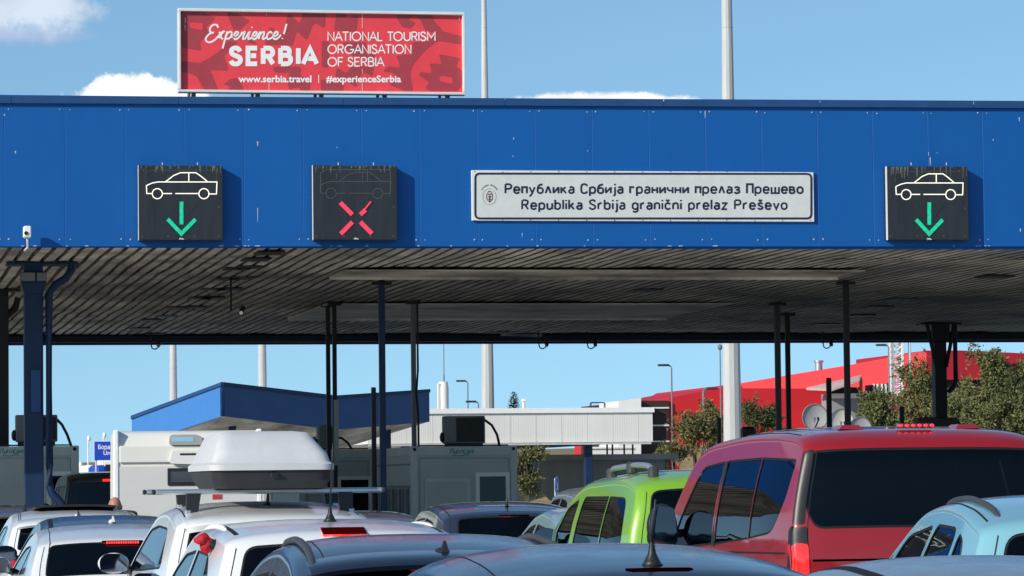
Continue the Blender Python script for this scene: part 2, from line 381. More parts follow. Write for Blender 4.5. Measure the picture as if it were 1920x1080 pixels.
class Shell:
    """curved car skin: a roof-and-ends ribbon along the side profile plus two side panels"""
    def __init__(s,c):
        s.c=c; g=c.get; s.W0=c['W']/2; s.zb=c['zb']; s.H=c['H']; s.L=c['L']; s.tum=g('tum',.22); s.R=g('R',.10); s.p=g('p',2.5)
        pr=roundpoly(c['prof'],8,False)
        ds=[];acc=0;dense=[]
        for i,q in enumerate(pr):
            if i: acc+=math.dist(q,pr[i-1])
            ds.append(acc)
        n=int(acc/.05); s.S=acc; s.pts=[]
        j=0
        for k in range(n+1):
            t=acc*k/n
            while j<len(ds)-2 and ds[j+1]<t: j+=1
            u=(t-ds[j])/max(1e-9,ds[j+1]-ds[j]); s.pts.append((pr[j][0]*(1-u)+pr[j+1][0]*u,pr[j][1]*(1-u)+pr[j+1][1]*u))
        # smooth tangents
        s.nn=[];m=len(s.pts)
        for k in range(m):
            a=s.pts[max(0,k-2)];b=s.pts[min(m-1,k+2)]; d=Vector((b[0]-a[0],b[1]-a[1])).normalized(); s.nn.append((d.y,-d.x))
        s.ds=acc/n
        s.edge=[s.edgept(k) for k in range(m)]
    def rr(s,k):
        z=s.pts[k][1]; return s.R if z>s.zb else s.R*.8
    def edgept(s,k): return (s.pts[k][0]+s.nn[k][0]*s.rr(k),s.pts[k][1]+s.nn[k][1]*s.rr(k))
    def hw(s,y,z):
        c=s.c; w=s.W0
        if z>s.zb: t=(z-s.zb)/(s.H-s.zb); w-=s.tum*(t**c.get('te',1.15))
        else: t=(s.zb-z)/s.zb; w-=.05*t*t
        kr=c.get('kr',.10); kf=c.get('kf',.16)
        if y<1.0: w*=1-kr*((1.0-max(y,-.2))/1.0)**2
        d=y-(s.L-1.1)
        if d>0: w*=1-kf*(d/1.1)**2
        return w
    def rib(s,sv,q):
        t=max(0,min(s.S,sv))/s.ds; k=min(int(t),len(s.pts)-2); f=t-k
        def L2(a,b): return a*(1-f)+b*f
        y=L2(s.pts[k][0],s.pts[k+1][0]);z=L2(s.pts[k][1],s.pts[k+1][1]); ny=L2(s.nn[k][0],s.nn[k+1][0]);nz_=L2(s.nn[k][1],s.nn[k+1][1])
        ey=L2(s.edge[k][0],s.edge[k+1][0]);ez=L2(s.edge[k][1],s.edge[k+1][1]); r=L2(s.rr(k),s.rr(k+1))
        a=min(1,abs(q))*math.pi/2; u=math.sin(a)**(2/s.p); o=r*(1-math.cos(a)**(2/s.p))
        w=s.hw(ey,ez)
        return Vector((math.copysign(u*w,q),y+ny*o,z+nz_*o))
    def ribn(s,sv,q):
        h=.02;e=.012; q=max(-1+e,min(1-e,q))
        a=s.rib(sv+h,q)-s.rib(sv-h,q); b=s.rib(sv,q+e)-s.rib(sv,q-e)
        n=b.cross(a); return n.normalized()
    def q_of(s,u): return math.copysign(2/math.pi*math.asin(min(1,abs(u))**(s.p/2)),u)
    def side(s,y,z,sg,off=0):
        n=s.siden(y,z,sg); return Vector((sg*s.hw(y,z),y,z))+n*off
    def siden(s,y,z,sg):
        h=.01; return Vector((sg,-(s.hw(y+h,z)-s.hw(y-h,z))/(2*h),-(s.hw(y,z+h)-s.hw(y,z-h))/(2*h))).normalized()
    def s_at(s,z=None,y=None,front=False):
        m=len(s.pts); rng=range(m-1,0,-1) if front else range(1,m)
        for k in rng:
            a,b=s.pts[k-1],s.pts[k]; i=0 if y is not None else 1; t=y if y is not None else z
            if (a[i]-t)*(b[i]-t)<=0 and a[i]!=b[i]: return (k-1+(t-a[i])/(b[i]-a[i]))*s.ds
        return 0
    def ribpoly(s,s0,s1,u0,u1,r,ub=None,cut=0):    # rounded rectangle in (s,q); ub: half width at s0 (may differ)
        ub=ub or u1; sc=s.W0
        lo=u0 if u0>=0 else None
        if lo is None and cut: P=[(s0,-ub*sc,r),(s0+cut,-u1*sc,r),(s1,-u1*sc,r*.5),(s1,u1*sc,r*.5),(s0+cut,u1*sc,r),(s0,ub*sc,r)]
        elif lo is None: P=[(s0,-ub*sc,r),(s1,-u1*sc,r),(s1,u1*sc,r),(s0,ub*sc,r)]
        else: P=[(s0,u0*sc,r),(s1,u0*sc,r),(s1,u1*sc,r),(s0,ub*sc,r)]
        # refine long edges so they follow the curve
        pp=roundpoly(P,5); out=[]
        for i,a in enumerate(pp):
            b=pp[(i+1)%len(pp)]; n=max(1,int(math.dist(a,b)/.09))
            out+=[(a[0]+(b[0]-a[0])*k/n,a[1]+(b[1]-a[1])*k/n) for k in range(n)]
        return [(a,s.q_of(max(-1,min(1,b/sc)))) for a,b in out]
    def patch_rib(s,poly,off,mb,step=.1,rim=None):
        sc=s.W0
        v,f=cdt([(a,b*sc) for a,b in poly],[],step)
        b=len(mb.v)
        for a,q in v: mb.v.append(s.rib(a,q/sc)+s.ribn(a,q/sc)*off); mb.n.append(s.ribn(a,q/sc))
        mb.f+=[tuple(i+b for i in t) for t in f]
        if rim is not None: s.rim([s.rib(a,q)+s.ribn(a,q)*off for a,q in poly],[s.ribn(a,q) for a,q in poly],rim,mb)
    def patch_side(s,poly,sg,off,mb,step=.12,rim=None):
        v,f=cdt(poly,[],step); b=len(mb.v)
        for y,z in v: mb.v.append(s.side(y,z,sg,off)); mb.n.append(s.siden(y,z,sg))
        mb.f+=[tuple(i+b for i in (t if sg>0 else t[::-1])) for t in f]
        if rim is not None: s.rim([s.side(y,z,sg,off) for y,z in poly],[s.siden(y,z,sg) for y,z in poly],rim,mb)
    def rim(s,ps,ns,d,mb):      # closing wall from the patch edge back to the skin
        b=len(mb.v);n=len(ps); ctr=sum(ps,Vector())/n
        for p,nn in zip(ps,ns):
            o=(p-ctr); o=(o-nn*o.dot(nn)).normalized()
            mb.v+= [p,p-nn*d]; mb.n+=[(o+nn*.5).normalized(),o]
        for i in range(n): j=(i+1)%n; mb.f.append((b+2*i,b+2*j,b+2*j+1,b+2*i+1))
def MBn():
    m=MB(); m.n=[]; return m
def inset(poly,d):
    n=len(poly); A=sum(poly[i-1][0]*poly[i][1]-poly[i][0]*poly[i-1][1] for i in range(n)); sg=1 if A>0 else -1; out=[]
    for i in range(n):
        a=Vector(poly[i-1]);p=Vector(poly[i]);b=Vector(poly[(i+1)%n])
        if (b-a).length<1e-6: out.append(tuple(p)); continue
        t=(b-a).normalized(); out.append((p.x-t.y*d*sg,p.y+t.x*d*sg))
    return out
def band(mb,a,b,fn,nf):
    k=len(mb.v);n=len(a)
    for p in a: mb.v.append(fn(*p)); mb.n.append(nf(*p))
    for p in b: mb.v.append(fn(*p)); mb.n.append(nf(*p))
    for i in range(n): j=(i+1)%n; mb.f.append((k+i,k+j,k+n+j,k+n+i))
def strip(mb,pts,ns,w):       # narrow dark line lying on a skin
    k=len(mb.v);m=len(pts)
    for i,p in enumerate(pts):
        t=(pts[min(i+1,m-1)]-pts[max(i-1,0)]).normalized(); d=t.cross(ns[i]).normalized()*(w/2)
        mb.v+=[p+d,p-d]; mb.n+=[ns[i],ns[i]]
    for i in range(m-1): mb.f.append((k+2*i,k+2*i+1,k+2*i+3,k+2*i+2))
def hatch_prof(L,H,zb,yg=.10,yr=.42,rd=.14,mid=.45,yfr=2.25,ywb=3.15,zc=1.0,nose=.70,gt=.0):
    return [(.20,.24,.04),(.03,.30,.08),(0,.52,.12),(yg*.55,zb-.22,.2),(yg,zb,.2),(yr-.02,H-rd-.045,.05),(yr+.05,H-rd,.10),(yr+.5,H-rd*.36,.5),(yr+1.15,H,.6),(yfr-.3,H-.015,.5),(yfr,H-.055,.4),(ywb,zc,.14),(L-.55,zc-.12,.3),(L-.08,nose,.2),(L,.46,.12),(L-.10,.27,.06),(L-.2,.24,.03)]
def car(cfg,label,cat,x,y,yaw=0,group='cars waiting in the queue',name='car'):
    c=cfg; S=Shell(c); root=thing(name,label,cat,(0,0,0),group); g=c.get; P=c['paint']; gl=g('glass',GL)
    sc=S.W0; m=len(S.pts)
    # --- openings
    gz0,gz1=c['rg']; s0,s1=S.s_at(z=gz0),S.s_at(z=gz1)
    rg=S.ribpoly(s0,s1,-1,g('rgu',.84),g('rgr',.06),g('rgub',g('rgu',.84)),g('rgcut',0))
    wy0,wy1=c['ws']; w0,w1=S.s_at(y=wy0),S.s_at(y=wy1,front=True)
    ws=S.ribpoly(w0,w1,-1,.88,.07)
    sides=[roundpoly([(a,b,r) for a,b,*rr in w for r in [rr[0] if rr else .05]],4) for w in c['sw']]
    def refine(pl):
        o=[]
        for i,a in enumerate(pl):
            b=pl[(i+1)%len(pl)];n=max(1,int(math.dist(a,b)/.12)); o+=[(a[0]+(b[0]-a[0])*k/n,a[1]+(b[1]-a[1])*k/n) for k in range(n)]
        return o
    sides=[refine(w) for w in sides]
    # --- skin
    b=MBn()
    out=[(k*S.ds,-sc) for k in range(m)]+[(S.S,sc*(-1+2*k/16)) for k in range(1,16)]+[((m-1-k)*S.ds,sc) for k in range(m)]+[(0,sc*(1-2*k/16)) for k in range(1,16)]
    v,f=cdt(out,[[(a,q*sc) for a,q in h] for h in (rg,ws)],.085)
    for a,q in v: b.v.append(S.rib(a,q/sc)); b.n.append(S.ribn(a,q/sc))
    b.f+=f
    wr=g('wr',.33); wys=c['wheels']; zs=S.edge[0][1]
    bot=[S.edge[-1]]
    for wy in sorted(wys,reverse=True):
        a=arc(wy,wr,wr+.045,wr+.045,0,180,14); a=[p for p in a if p[1]>.25]; bot+=[(a[0][0],.24)]+a+[(a[-1][0],.24)]
    outl=list(S.edge)+bot[1:]
    for sg in (1,-1):
        v,f=cdt(outl,sides,.11); k=len(b.v)
        for yy,zz in v: b.v.append(S.side(yy,zz,sg)); b.n.append(S.siden(yy,zz,sg))
        b.f+=[tuple(i+k for i in t) for t in f]
    # consistent winding from the analytic normals
    for i,t in enumerate(b.f):
        nn=(b.v[t[1]]-b.v[t[0]]).cross(b.v[t[2]]-b.v[t[0]]); av=b.n[t[0]]+b.n[t[1]]+b.n[t[2]]
        if nn.dot(av)<0: b.f[i]=t[::-1]
    b.build('body',P,root,smooth=True)
    # --- windows
    seal=MBn()
    def winrib(poly,nm,gm):
        ins=[(a,q/sc) for a,q in inset([(a,q*sc) for a,q in poly],.018)]
        band(seal,poly,ins,lambda a,q:S.rib(a,q)-S.ribn(a,q)*.003,S.ribn)
        w=MBn(); S.patch_rib(ins,-.006,w,.12); fixw(w); w.build(nm,gm,root,smooth=True)
    def winside(poly,sg,gm,nm='side_window'):
        ins=inset(poly,.016)
        band(seal,poly,ins,lambda a,q:S.side(a,q,sg,-.003),lambda a,q:S.siden(a,q,sg))
        w=MBn(); S.patch_side(ins,sg,-.007,w,.15); fixw(w); w.build(nm,gm,root,smooth=True)
    def fixw(b):
        for i,t in enumerate(b.f):
            nn=(b.v[t[1]]-b.v[t[0]]).cross(b.v[t[2]]-b.v[t[0]])
            if nn.dot(b.n[t[0]]+b.n[t[1]]+b.n[t[2]])<0: b.f[i]=t[::-1]
    winrib(rg,'rear_window',g('rglass',gl)); winrib(ws,'windscreen',GC)
    for i,w in enumerate(sides):
        for sg in (1,-1): winside(w,sg,GL if i>=g('fdoor',1) and not g('alldark') else gl)
    fixw(seal); seal.build('window_seal',MT['rubber'],root,smooth=True)
    # --- gaps
    gp=MBn()
    for u in g('ditch',()):
        q=S.q_of(u)
        for sg in (1,-1):
            a0,a1=S.s_at(y=c['roofy'][0]),S.s_at(y=c['roofy'][1],front=True)
            ss=[a0+(a1-a0)*k/24 for k in range(25)]
            strip(gp,[S.rib(a,q*sg)+S.ribn(a,q*sg)*.0012 for a in ss],[S.ribn(a,q*sg) for a in ss],g('dw',.012))
    for yl in c.get('doors',()):
        for sg in (1,-1):
            zz=[.30+(S.zb-.33)*k/10 for k in range(11)]; strip(gp,[S.side(yl,z,sg,.0012) for z in zz],[S.siden(yl,z,sg) for z in zz],.008)
    if g('sideline'):
        z_,ya_,yb_=g('sideline')
        for sg in (1,-1): yy=[ya_+(yb_-ya_)*k/20 for k in range(21)]; strip(gp,[S.side(y_,z_-.03*(y_-ya_)/(yb_-ya_),sg,.0012) for y_ in yy],[S.siden(y_,z_,sg) for y_ in yy],.014)
    # tailgate outline
    for u in (g('tg',.90),):
        for sg in (1,-1):
            q=S.q_of(u)*sg; a0,a1=S.s_at(z=.55),S.s_at(z=gz1); ss=[a0+(a1-a0)*k/16 for k in range(17)]
            strip(gp,[S.rib(a,q)+S.ribn(a,q)*.0012 for a in ss],[S.ribn(a,q) for a in ss],.007)
    a=S.s_at(z=.55); qs=[S.q_of(g('tg',.9))*(-1+2*k/16) for k in range(17)]; strip(gp,[S.rib(a,q)+S.ribn(a,q)*.0012 for q in qs],[S.ribn(a,q) for q in qs],.007)
    if g('roofseam'):
        a=S.s_at(y=g('roofseam')); qs=[S.q_of(.93)*(-1+2*k/24) for k in range(25)]
        strip(gp,[S.rib(a,q)+S.ribn(a,q)*.0012 for q in qs],[S.ribn(a,q) for q in qs],.010)
    fixw(gp); gp.build('panel_gap',MT['rubber'],root,smooth=True)
    # --- spoiler lip over the rear window
    if g('spoiler'):
        ln,th=g('spoiler'); mb=MB(); sa=S.s_at(z=gz1)+.03; sb=sa+.28
        nq=21; rows=[]
        for k in range(nq):
            q=S.q_of(g('spu',.90))*(-1+2*k/(nq-1)); A=S.rib(sa,q); B=S.rib(sb,q); nA=S.ribn(sb,q)
            e=1-.25*abs(-1+2*k/(nq-1))**6
            d=(A-B); d.x=0; d.normalize(); dirr=Vector((0,-math.cos(.10),-math.sin(.10)))
            tip=S.rib(S.s_at(z=gz1),q)+Vector((0,-ln*e,.012)); rows.append([B+nA*.004,(B+tip)/2+nA*.016,tip+Vector((0,.015,.010)),tip+Vector((0,0,-.006)),tip+Vector((0,.02,-th)),A+Vector((0,.02,-.02))])
        for k in range(nq-1):
            for i in range(5): mb.add([rows[k][i],rows[k+1][i],rows[k+1][i+1],rows[k][i+1]],[(0,1,2,3)])
        mb.add(rows[0],[(0,1,2,3,4,5)]); mb.add(rows[-1],[(5,4,3,2,1,0)])
        bm=mb; o=bm.build('rear_spoiler',g('spmat',P),root)
        import bmesh as _b
        q_=_b.new(); q_.from_mesh(o.data); _b.ops.remove_doubles(q_,verts=q_.verts,dist=1e-5); _b.ops.recalc_face_normals(q_,faces=q_.faces); q_.to_mesh(o.data); q_.free()
        o.data.polygons.foreach_set('use_smooth',[True]*len(o.data.polygons)); o.data.set_sharp_from_angle(angle=R(38))
    # --- high brake lamp
    if g('hbl'):
        hw_,zz0,zz1,on,out_=g('hbl'); mb=MBn()
        if out_ is None:
            S.patch_rib(S.ribpoly(S.s_at(z=zz0),S.s_at(z=zz1),-1,hw_/S.W0*1.25,.012),.012,mb,.03,.016)
        else:      # box lamp standing out at (y,z)
            yy,z_=out_; mb=MB(); mb.bbox(-hw_,hw_,yy,yy+.06,z_-.017,z_+.017,.008)
        mm=MT['lamplit'] if on==3 else MT['brake'] if on==1 else (MT['lampdark'] if on==0 else MT['lamp'])
        if on==1 and g('leds'):
            mb2=mb; o=mb2.build('high_brake_lamp',MT['lampdark'],root,smooth=mb2.n is not None)
            yy,z_=(out_ if out_ else (None,None)); n=g('leds')
            sv=(S.s_at(z=zz0)+S.s_at(z=zz1))/2
            for k in range(n):
                l=MB(); xx=hw_*(-.88+1.76*k/(n-1)); p=S.rib(sv,S.q_of(xx/S.W0*1.05))+Vector((0,-.016,0)) if out_ is None else Vector((xx,yy-.004,z_))
                l.sphere(p,hw_/n*.72,.008,.012,10,6); l.build('led',MT['brake'],o,smooth=True)
        else: mb.build('high_brake_lamp',mm,root,smooth=mb.n is not None)
    # --- tail lamps
    tl=g('tl',(.78,1.02,.70)); lit=g('tlm','lamp')
    for sg in (1,-1):
        mb=MBn(); a0,a1=S.s_at(z=tl[0]),S.s_at(z=tl[1])
        pl=[(a,q*sg) for a,q in S.ribpoly(a0,a1,tl[2],.999,.03)]; S.patch_rib(pl,.008,mb,.06,.012)
        y0=S.edge[int(a0/S.ds)][0]; y1=S.edge[int(a1/S.ds)][0]; e=tl[3] if len(tl)>3 else .16
        S.patch_side(roundpoly([(y0,tl[0]+.02,.02),(y0+e,tl[0]+.07,.05),(y1+e*.7,tl[1]-.02,.04),(y1+.01,tl[1]-.01,.01)],4),sg,.008,mb,.08,.012)
        fixw(mb); mb.build('tail_lamp',MT[lit],root,smooth=True)
    for sg in (1,-1):
        mb=MBn(); a1,a0=S.s_at(z=S.c['nz']-.08,front=True),S.s_at(z=S.c['nz']+.06,front=True)
        S.patch_rib([(a,q*sg) for a,q in S.ribpoly(a0,a1,.60,.97,.03)],.006,mb,.06,.01); fixw(mb); mb.build('headlamp',MT['chrome'],root,smooth=True)
    # --- number plate
    mb=MB(); zp=g('zp',.72); p=S.rib(S.s_at(z=zp),0); mb.bbox(-.26,.26,p.y-.016,p.y+.04,zp-.056,zp+.056,.006); pl=mb.build('number_plate',MT['plate'],root)
    # --- lower black trim, floor, cabin
    mb=MBn(); S.patch_rib(S.ribpoly(S.s_at(z=c['prof'][0][1]+.045),S.s_at(z=.47),-1,.93,.04),.006,mb,.12,.012); fixw(mb); mb.build('bumper_trim',MT['trim'],root,smooth=True)
    mb=MB(); wd_=S.W0-.12; ff=S.L-.35
    mb.box(-wd_+.06,wd_-.06,.25,ff,.20,.27)
    mb.box(-wd_,wd_,.32,S.c['ws'][1]+.02,S.zb-.16,S.zb-.12); mb.box(-wd_,wd_,S.c['ws'][1]-.45,S.c['ws'][1]+.1,S.zb-.14,S.zb-.02)
    mb.build('cabin_floor',MT['cabin'],root)
    for yy in g('seats',(1.05,2.05)):
        for xx in (-.37,.37):
            mb=MB(); zt=min(S.H-.28,S.zb+.30); mb.bbox(xx-.23,xx+.23,yy,yy+.14,S.zb-.12,zt-.12,.05); mb.bbox(xx-.13,xx+.13,yy+.01,yy+.11,zt-.10,zt+.06,.04); mb.build('seat',MT['seatm'],root)
    # steering wheel
    mb=MB(); mb.tube([(-.37+.18*math.cos(a),S.c['ws'][1]-.62+.05*math.sin(a),S.zb+.02+.17*math.sin(a)) for a in [k*math.pi/10 for k in range(21)]],.014,6); mb.build('steering_wheel',MT['trim'],root,smooth=True)
    # --- wheels
    for wy in wys:
        for sg in (1,-1):
            xo=sg*(S.hw(wy,wr)-.03); mb=MB(); pr=[(wr*.64,-.10),(wr*.93,-.105),(wr,-.075),(wr,.075),(wr*.93,.105),(wr*.64,.10)]
            mb.lathe(pr,(xo-sg*.1,wy,wr),'x',28); t=mb.build('wheel',MT['rubber'],root,smooth='auto')
            r=MB(); r.lathe([(0,.0),(wr*.18,.012),(wr*.6,-.02),(wr*.66,.0),(wr*.66,-.09)],(xo-sg*.1+sg*.09,wy,wr),'x',24) if sg>0 else r.lathe([(0,.0),(wr*.18,-.012),(wr*.6,.02),(wr*.66,.0),(wr*.66,.09)],(xo-sg*.1+sg*.09,wy,wr),'x',24)
            r.build('rim',MT['alu'],t,smooth='auto')
    # --- mirrors, handles
    my,mz=g('mir',(S.c['ws'][1]-.55,S.zb+.10)); ms=g('mscale',1); mm_=g('mirmat',P)
    for sg in (1,-1):
        xb=S.hw(my,S.zb); mb=MB(); mb.sphere((sg*(xb+.14),my,mz),.128*ms,.072,.086*ms if not g('tallmir') else .19,20,12)
        mb.tube([(sg*(xb-.03),my+.02,S.zb+.03),(sg*(xb+.08),my+.02,mz-.03)],.035,8); o=mb.build('wing_mirror',mm_,root,smooth=True)
        q=MB(); hh=.082*ms if not g('tallmir') else .172
        pl=roundpoly([(-.112*ms,-hh*.8,.03),(.108*ms,-hh*.88,.04),(.122*ms,hh*.35,.05),(.07*ms,hh,.05),(-.09*ms,hh*.92,.05)],4)
        q.prism(pl,lambda u,v,w:Vector((sg*(xb+.14)+sg*u,my-.062-w,mz+v)),.012); q.build('mirror_glass',MIR,o)
    for wy in g('handles',()):
        for sg in (1,-1):
            mb=MB(); p=S.side(wy,S.zb-.13,sg,.02); mb.tube([p+Vector((-sg*.02,-.09,0)),p+Vector((0,-.07,0)),p+Vector((0,.07,0)),p+Vector((-sg*.02,.09,0))],.012,6); mb.build('door_handle',P if not g('hblack') else MT['trim'],root,smooth=True)
    # --- roof rails
    if g('rails'):
        u,y0,y1,h,rm,rw=g('rails'); q=S.q_of(u)
        for sg in (1,-1):
            pts=[];rs=[]
            a0,a1=S.s_at(y=y0),S.s_at(y=y1,front=True)
            for k in range(21):
                t=k/20; a=a0+(a1-a0)*t; hh=h*min(1,min(t,1-t)*9)**.6
                pts.append(S.rib(a,q*sg)+S.ribn(a,q*sg)*(hh-.01)); rs.append(rw*(.75+.25*min(1,min(t,1-t)*9)))
            mb=MB(); mb.tube(pts,rs,8); mb.build('roof_rail',MT[rm],root,smooth=True)
    # --- aerial
    if g('ant'):
        kind,ya=g('ant'); p=S.rib(S.s_at(y=ya,front=ya>1.2),0)
        mb=MB()
        if kind=='fin':
            mb.sphere(p+Vector((0,.02,.006)),.040,.085,.028,14,8)
            pf=[(-.085,.01),(-.075,.062),(-.055,.07),(.0,.04),(.10,.012)]
            n=len(pf); vs=[(sx*(.020 if z<.02 else .007),p.y+yy,p.z+z-.003) for yy,z in pf for sx in (1,-1)]
            mb.add(vs,[(0,2,4,6,8),(9,7,5,3,1)]+[(2*i,2*i+1,2*i+3,2*i+2) for i in range(n-1)])
            mb.build('aerial',g('antmat',P),root,smooth='auto')
        elif kind=='whip':
            al=g('antlen',.42); mb.lathe([(0,.0),(.045,.0),(.032,.018),(.016,.05),(.010,.09),(0,.1)],p,'z',12); mb.tube([p+Vector((0,0,.08)),p+Vector((0,-al*.36,.08+al*.92))],.006,6,r2=.0035); mb.build('aerial',MT['trim'],root,smooth=True)
        elif kind=='stub':
            mb.tube([p,p+Vector((0,-.01,.03)),p+Vector((0,-.05,.10))],[.025,.014,.008],8); mb.build('aerial',MT['trim'],root,smooth=True)
    # --- rear wiper
    if g('wiper'):
        zw=S.s_at(z=gz0)+.03; A=S.rib(zw,0)+Vector((0,-.02,0)); B=S.rib(zw+.06,.34)+Vector((0,-.025,0)); mb=MB(); mb.tube([A,B],.010,6); mb.tube([A+Vector((0,.03,0)),A+Vector((0,-.01,0))],.025,8); mb.build('rear_wiper',MT['trim'],root,smooth=True)
    root.location=(x,y,0); root.rotation_euler=(0,0,yaw); ORG[root]=Vector((0,0,0))
    return root,S
def local(root,S,p):     # car coordinates -> world
    return Matrix.Translation(root.location)@Matrix.Rotation(root.rotation_euler.z,4,'Z')@Vector(p)
# ------------------------------------------------------------------ ground and setting
def struct(mb,name,m): o=mb.build(name,m); o['kind']='structure'; return o
g=MB(); n=40; xs=[-900+1800*(i/n) for i in range(n+1)]; ys=[-120+1700*(i/n)**1.5 for i in range(n+1)]
def gz(x,y):
    r=max(0,x-45)*.02 if y>150 else 0
    return -.06+ (min(7,max(0,(y-175))*.012) + min(6,r)*min(1,max(0,(y-150)/60)))
g.add([(x,y,gz(x,y)) for y in ys for x in xs],[(j*(n+1)+i,j*(n+1)+i+1,(j+1)*(n+1)+i+1,(j+1)*(n+1)+i) for j in range(n) for i in range(n)])
struct(g,'ground',MT['earth'])
g=MB(); g.add([(-14,-60,0),(34,-60,0),(52,160,0),(-14,160,0)],[(0,1,2,3)]); struct(g,'road',MT['asphalt'])
g=MB()
for xx in (-.1,3.9+.9,):
    pass
for xl in (1.35,4.45,8.95):
    for k in range(14): y0=-30+k*6; g.add([(xl-.06,y0,.004),(xl+.06,y0,.004),(xl+.06,y0+3,.004),(xl-.06,y0+3,.004)],[(0,1,2,3)])
struct(g,'lane_markings',MT['signw'])

# ------------------------------------------------------------------ the big canopy
YF=64.; XL,XR=-9.,48.
def ztop(x): return 8.77+.0047*(x-2.8)
def zbot(x): return 6.066+.0021*(x-2.8)
canopy=thing('border_canopy','big flat canopy with a long blue fascia and a rusty corrugated underside across all lanes','canopy',(20,YF,0))
x0=W(8,300,YF).x; pitch=(W(1843,300,YF).x-x0)/17
seams=[x0+pitch*k for k in range(-11,42) if XL<x0+pitch*k<XR]
f=MB()
prev=XL
gw=.007
cuts=[]
for s_ in seams: cuts.append((s_-gw,s_+gw))
a=XL
for c0,c1 in cuts+[(XR,XR)]:
    f.add([(a,YF,zbot(a)),(c0,YF,zbot(c0)),(c0,YF,ztop(c0)-.10),(a,YF,ztop(a)-.10)],[(0,1,2,3)])
    if c1>c0:
        m_=(c0+c1)/2; zb_,zt_=zbot(m_),ztop(m_)-.10
        f.add([(c0,YF,zb_),(m_,YF+.006,zb_),(c1,YF,zb_),(c0,YF,zt_),(m_,YF+.006,zt_),(c1,YF,zt_)],[(0,1,4,3),(1,2,5,4)])
    a=c1
f.add([(XL,YF,6.05),(XL,YF+.08,6.05),(XL,YF+.08,8.7),(XL,YF,8.7)],[(0,1,2,3)])
f.add([(XL,YF+.08,6.05),(XR,YF+.08,6.05),(XR,YF+.08,8.8),(XL,YF+.08,8.8)],[(0,1,2,3)])
f.add([(XL,YF,zbot(XL)),(XR,YF,zbot(XR)),(XR,YF+.08,zbot(XR)),(XL,YF+.08,zbot(XL))],[(0,1,2,3)])
f.build('fascia',MT['blue'],canopy)
t=MB()
for k in range(19):
    a=XL+3*k; b=min(XR,a+2.992)
    z0,z1=ztop(a),ztop(b)
    t.add([(a,YF-.07,z0-.135),(b,YF-.07,z1-.135),(b,YF-.07,z1),(a,YF-.07,z0),(a,YF-.002,z0-.135),(b,YF-.002,z1-.135),(a,YF+.3,z0+.03),(b,YF+.3,z1+.03)],[(0,1,2,3),(4,5,1,0),(3,2,7,6)])
t.build('coping',MT['coping'],canopy)
t=MB()
for s_ in seams:
    for dx in (-.085,.085):
        for zz in (ztop(s_)-.235,zbot(s_)+.125):
            x_=s_+dx+rnd.uniform(-.015,.015); z_=zz+rnd.uniform(-.01,.01); r_=rnd.uniform(.009,.017)
            t.lathe([(0,-.012),(r_*.8,-.011),(r_,-.001)],(x_,YF,z_),'y',8)
t.build('screw_heads',MT['screw'],canopy)
# bird droppings and scratches on the fascia
t=MB()
for (px,py,ln) in ((8,214,3),(29,283,5),(483,265,9),(483,390,26),(632,275,3),(963,258,4),(962,292,2),(1102,282,2),(1322,208,14),(1741,285,8),(1757,286,2),(1862,261,3),(1744,295,16),(1911,220,8),(1913,429,6),(979,437,7)):
    p=W(px,py,YF); h=ln*.0096; w_=rnd.uniform(.006,.012)
    t.add([(p.x-w_,YF-.002,p.z),(p.x+w_,YF-.002,p.z),(p.x+w_*.5,YF-.002,p.z-h),(p.x-w_*.5,YF-.002,p.z-h)],[(0,1,2,3)])
for k in range(26):
    x_=rnd.uniform(3,22); w_=rnd.uniform(.01,.05); z_=zbot(x_)+.010
    t.add([(x_-w_,YF-.002,z_-.008),(x_+w_,YF-.002,z_-.008),(x_+w_*.8,YF-.002,z_+rnd.uniform(.002,.012)),(x_-w_,YF-.002,z_+.005)],[(0,1,2,3)])
t.build('peeling_paint',MT['screw'],canopy)
# corrugated soffit
YB=101.8; ZS=6.09
def soff(xa,xb,ya,yb):
    per=.262; ny=max(2,int((yb-ya)/1.1)); prof=[]; k=0
    x_=xa
    while x_<xb:
        prof+= [(x_,0),(x_+per*.66,0),(x_+per*.72,.085),(x_+per*.94,.085)]; x_+=per
    vs=[];nx=len(prof)
    for j in range(ny+1):
        y_=ya+(yb-ya)*j/ny
        for (a,dz) in prof:
            d=noise.noise(Vector((a*1.7,y_*.35,3.1)))*.028+noise.noise(Vector((a*.4,y_*.12,9.)))*.03
            ddx=noise.noise(Vector((a*2.3,y_*.5,7.7)))*.03
            vs.append((a+ddx,y_,ZS+dz+d))
    return vs,[(j*nx+i,(j+1)*nx+i,(j+1)*nx+i+1,j*nx+i+1) for j in range(ny) for i in range(nx-1)]
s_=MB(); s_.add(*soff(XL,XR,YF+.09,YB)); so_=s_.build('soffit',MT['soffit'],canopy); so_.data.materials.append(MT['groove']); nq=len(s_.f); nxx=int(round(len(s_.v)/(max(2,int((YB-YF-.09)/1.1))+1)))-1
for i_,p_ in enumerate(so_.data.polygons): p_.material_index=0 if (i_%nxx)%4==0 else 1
# roof deck, back and end fascias
t=MB(); t.box(XL,XR,YF+.1,YB+.3,8.2,8.35); t.build('roof_deck',MT['grey'],canopy)
t=MB(); t.box(XL,XR,YB+.05,YB+.2,5.80,8.8); t.box(XR,XR+.1,YF,YB+.2,6.02,8.8); t.box(XL-.1,XL-.003,YF,YB+.2,6.02,8.75); t.box(XL,XR,YB-.35,YB+.03,5.86,6.02); t.build('rear_fascia',MT['navy'],canopy)
t=MB(); t.box(XL,XR,YB-.5,YB-.37,5.93,6.03)
t.build('gutter_beam',MT['black'],canopy)
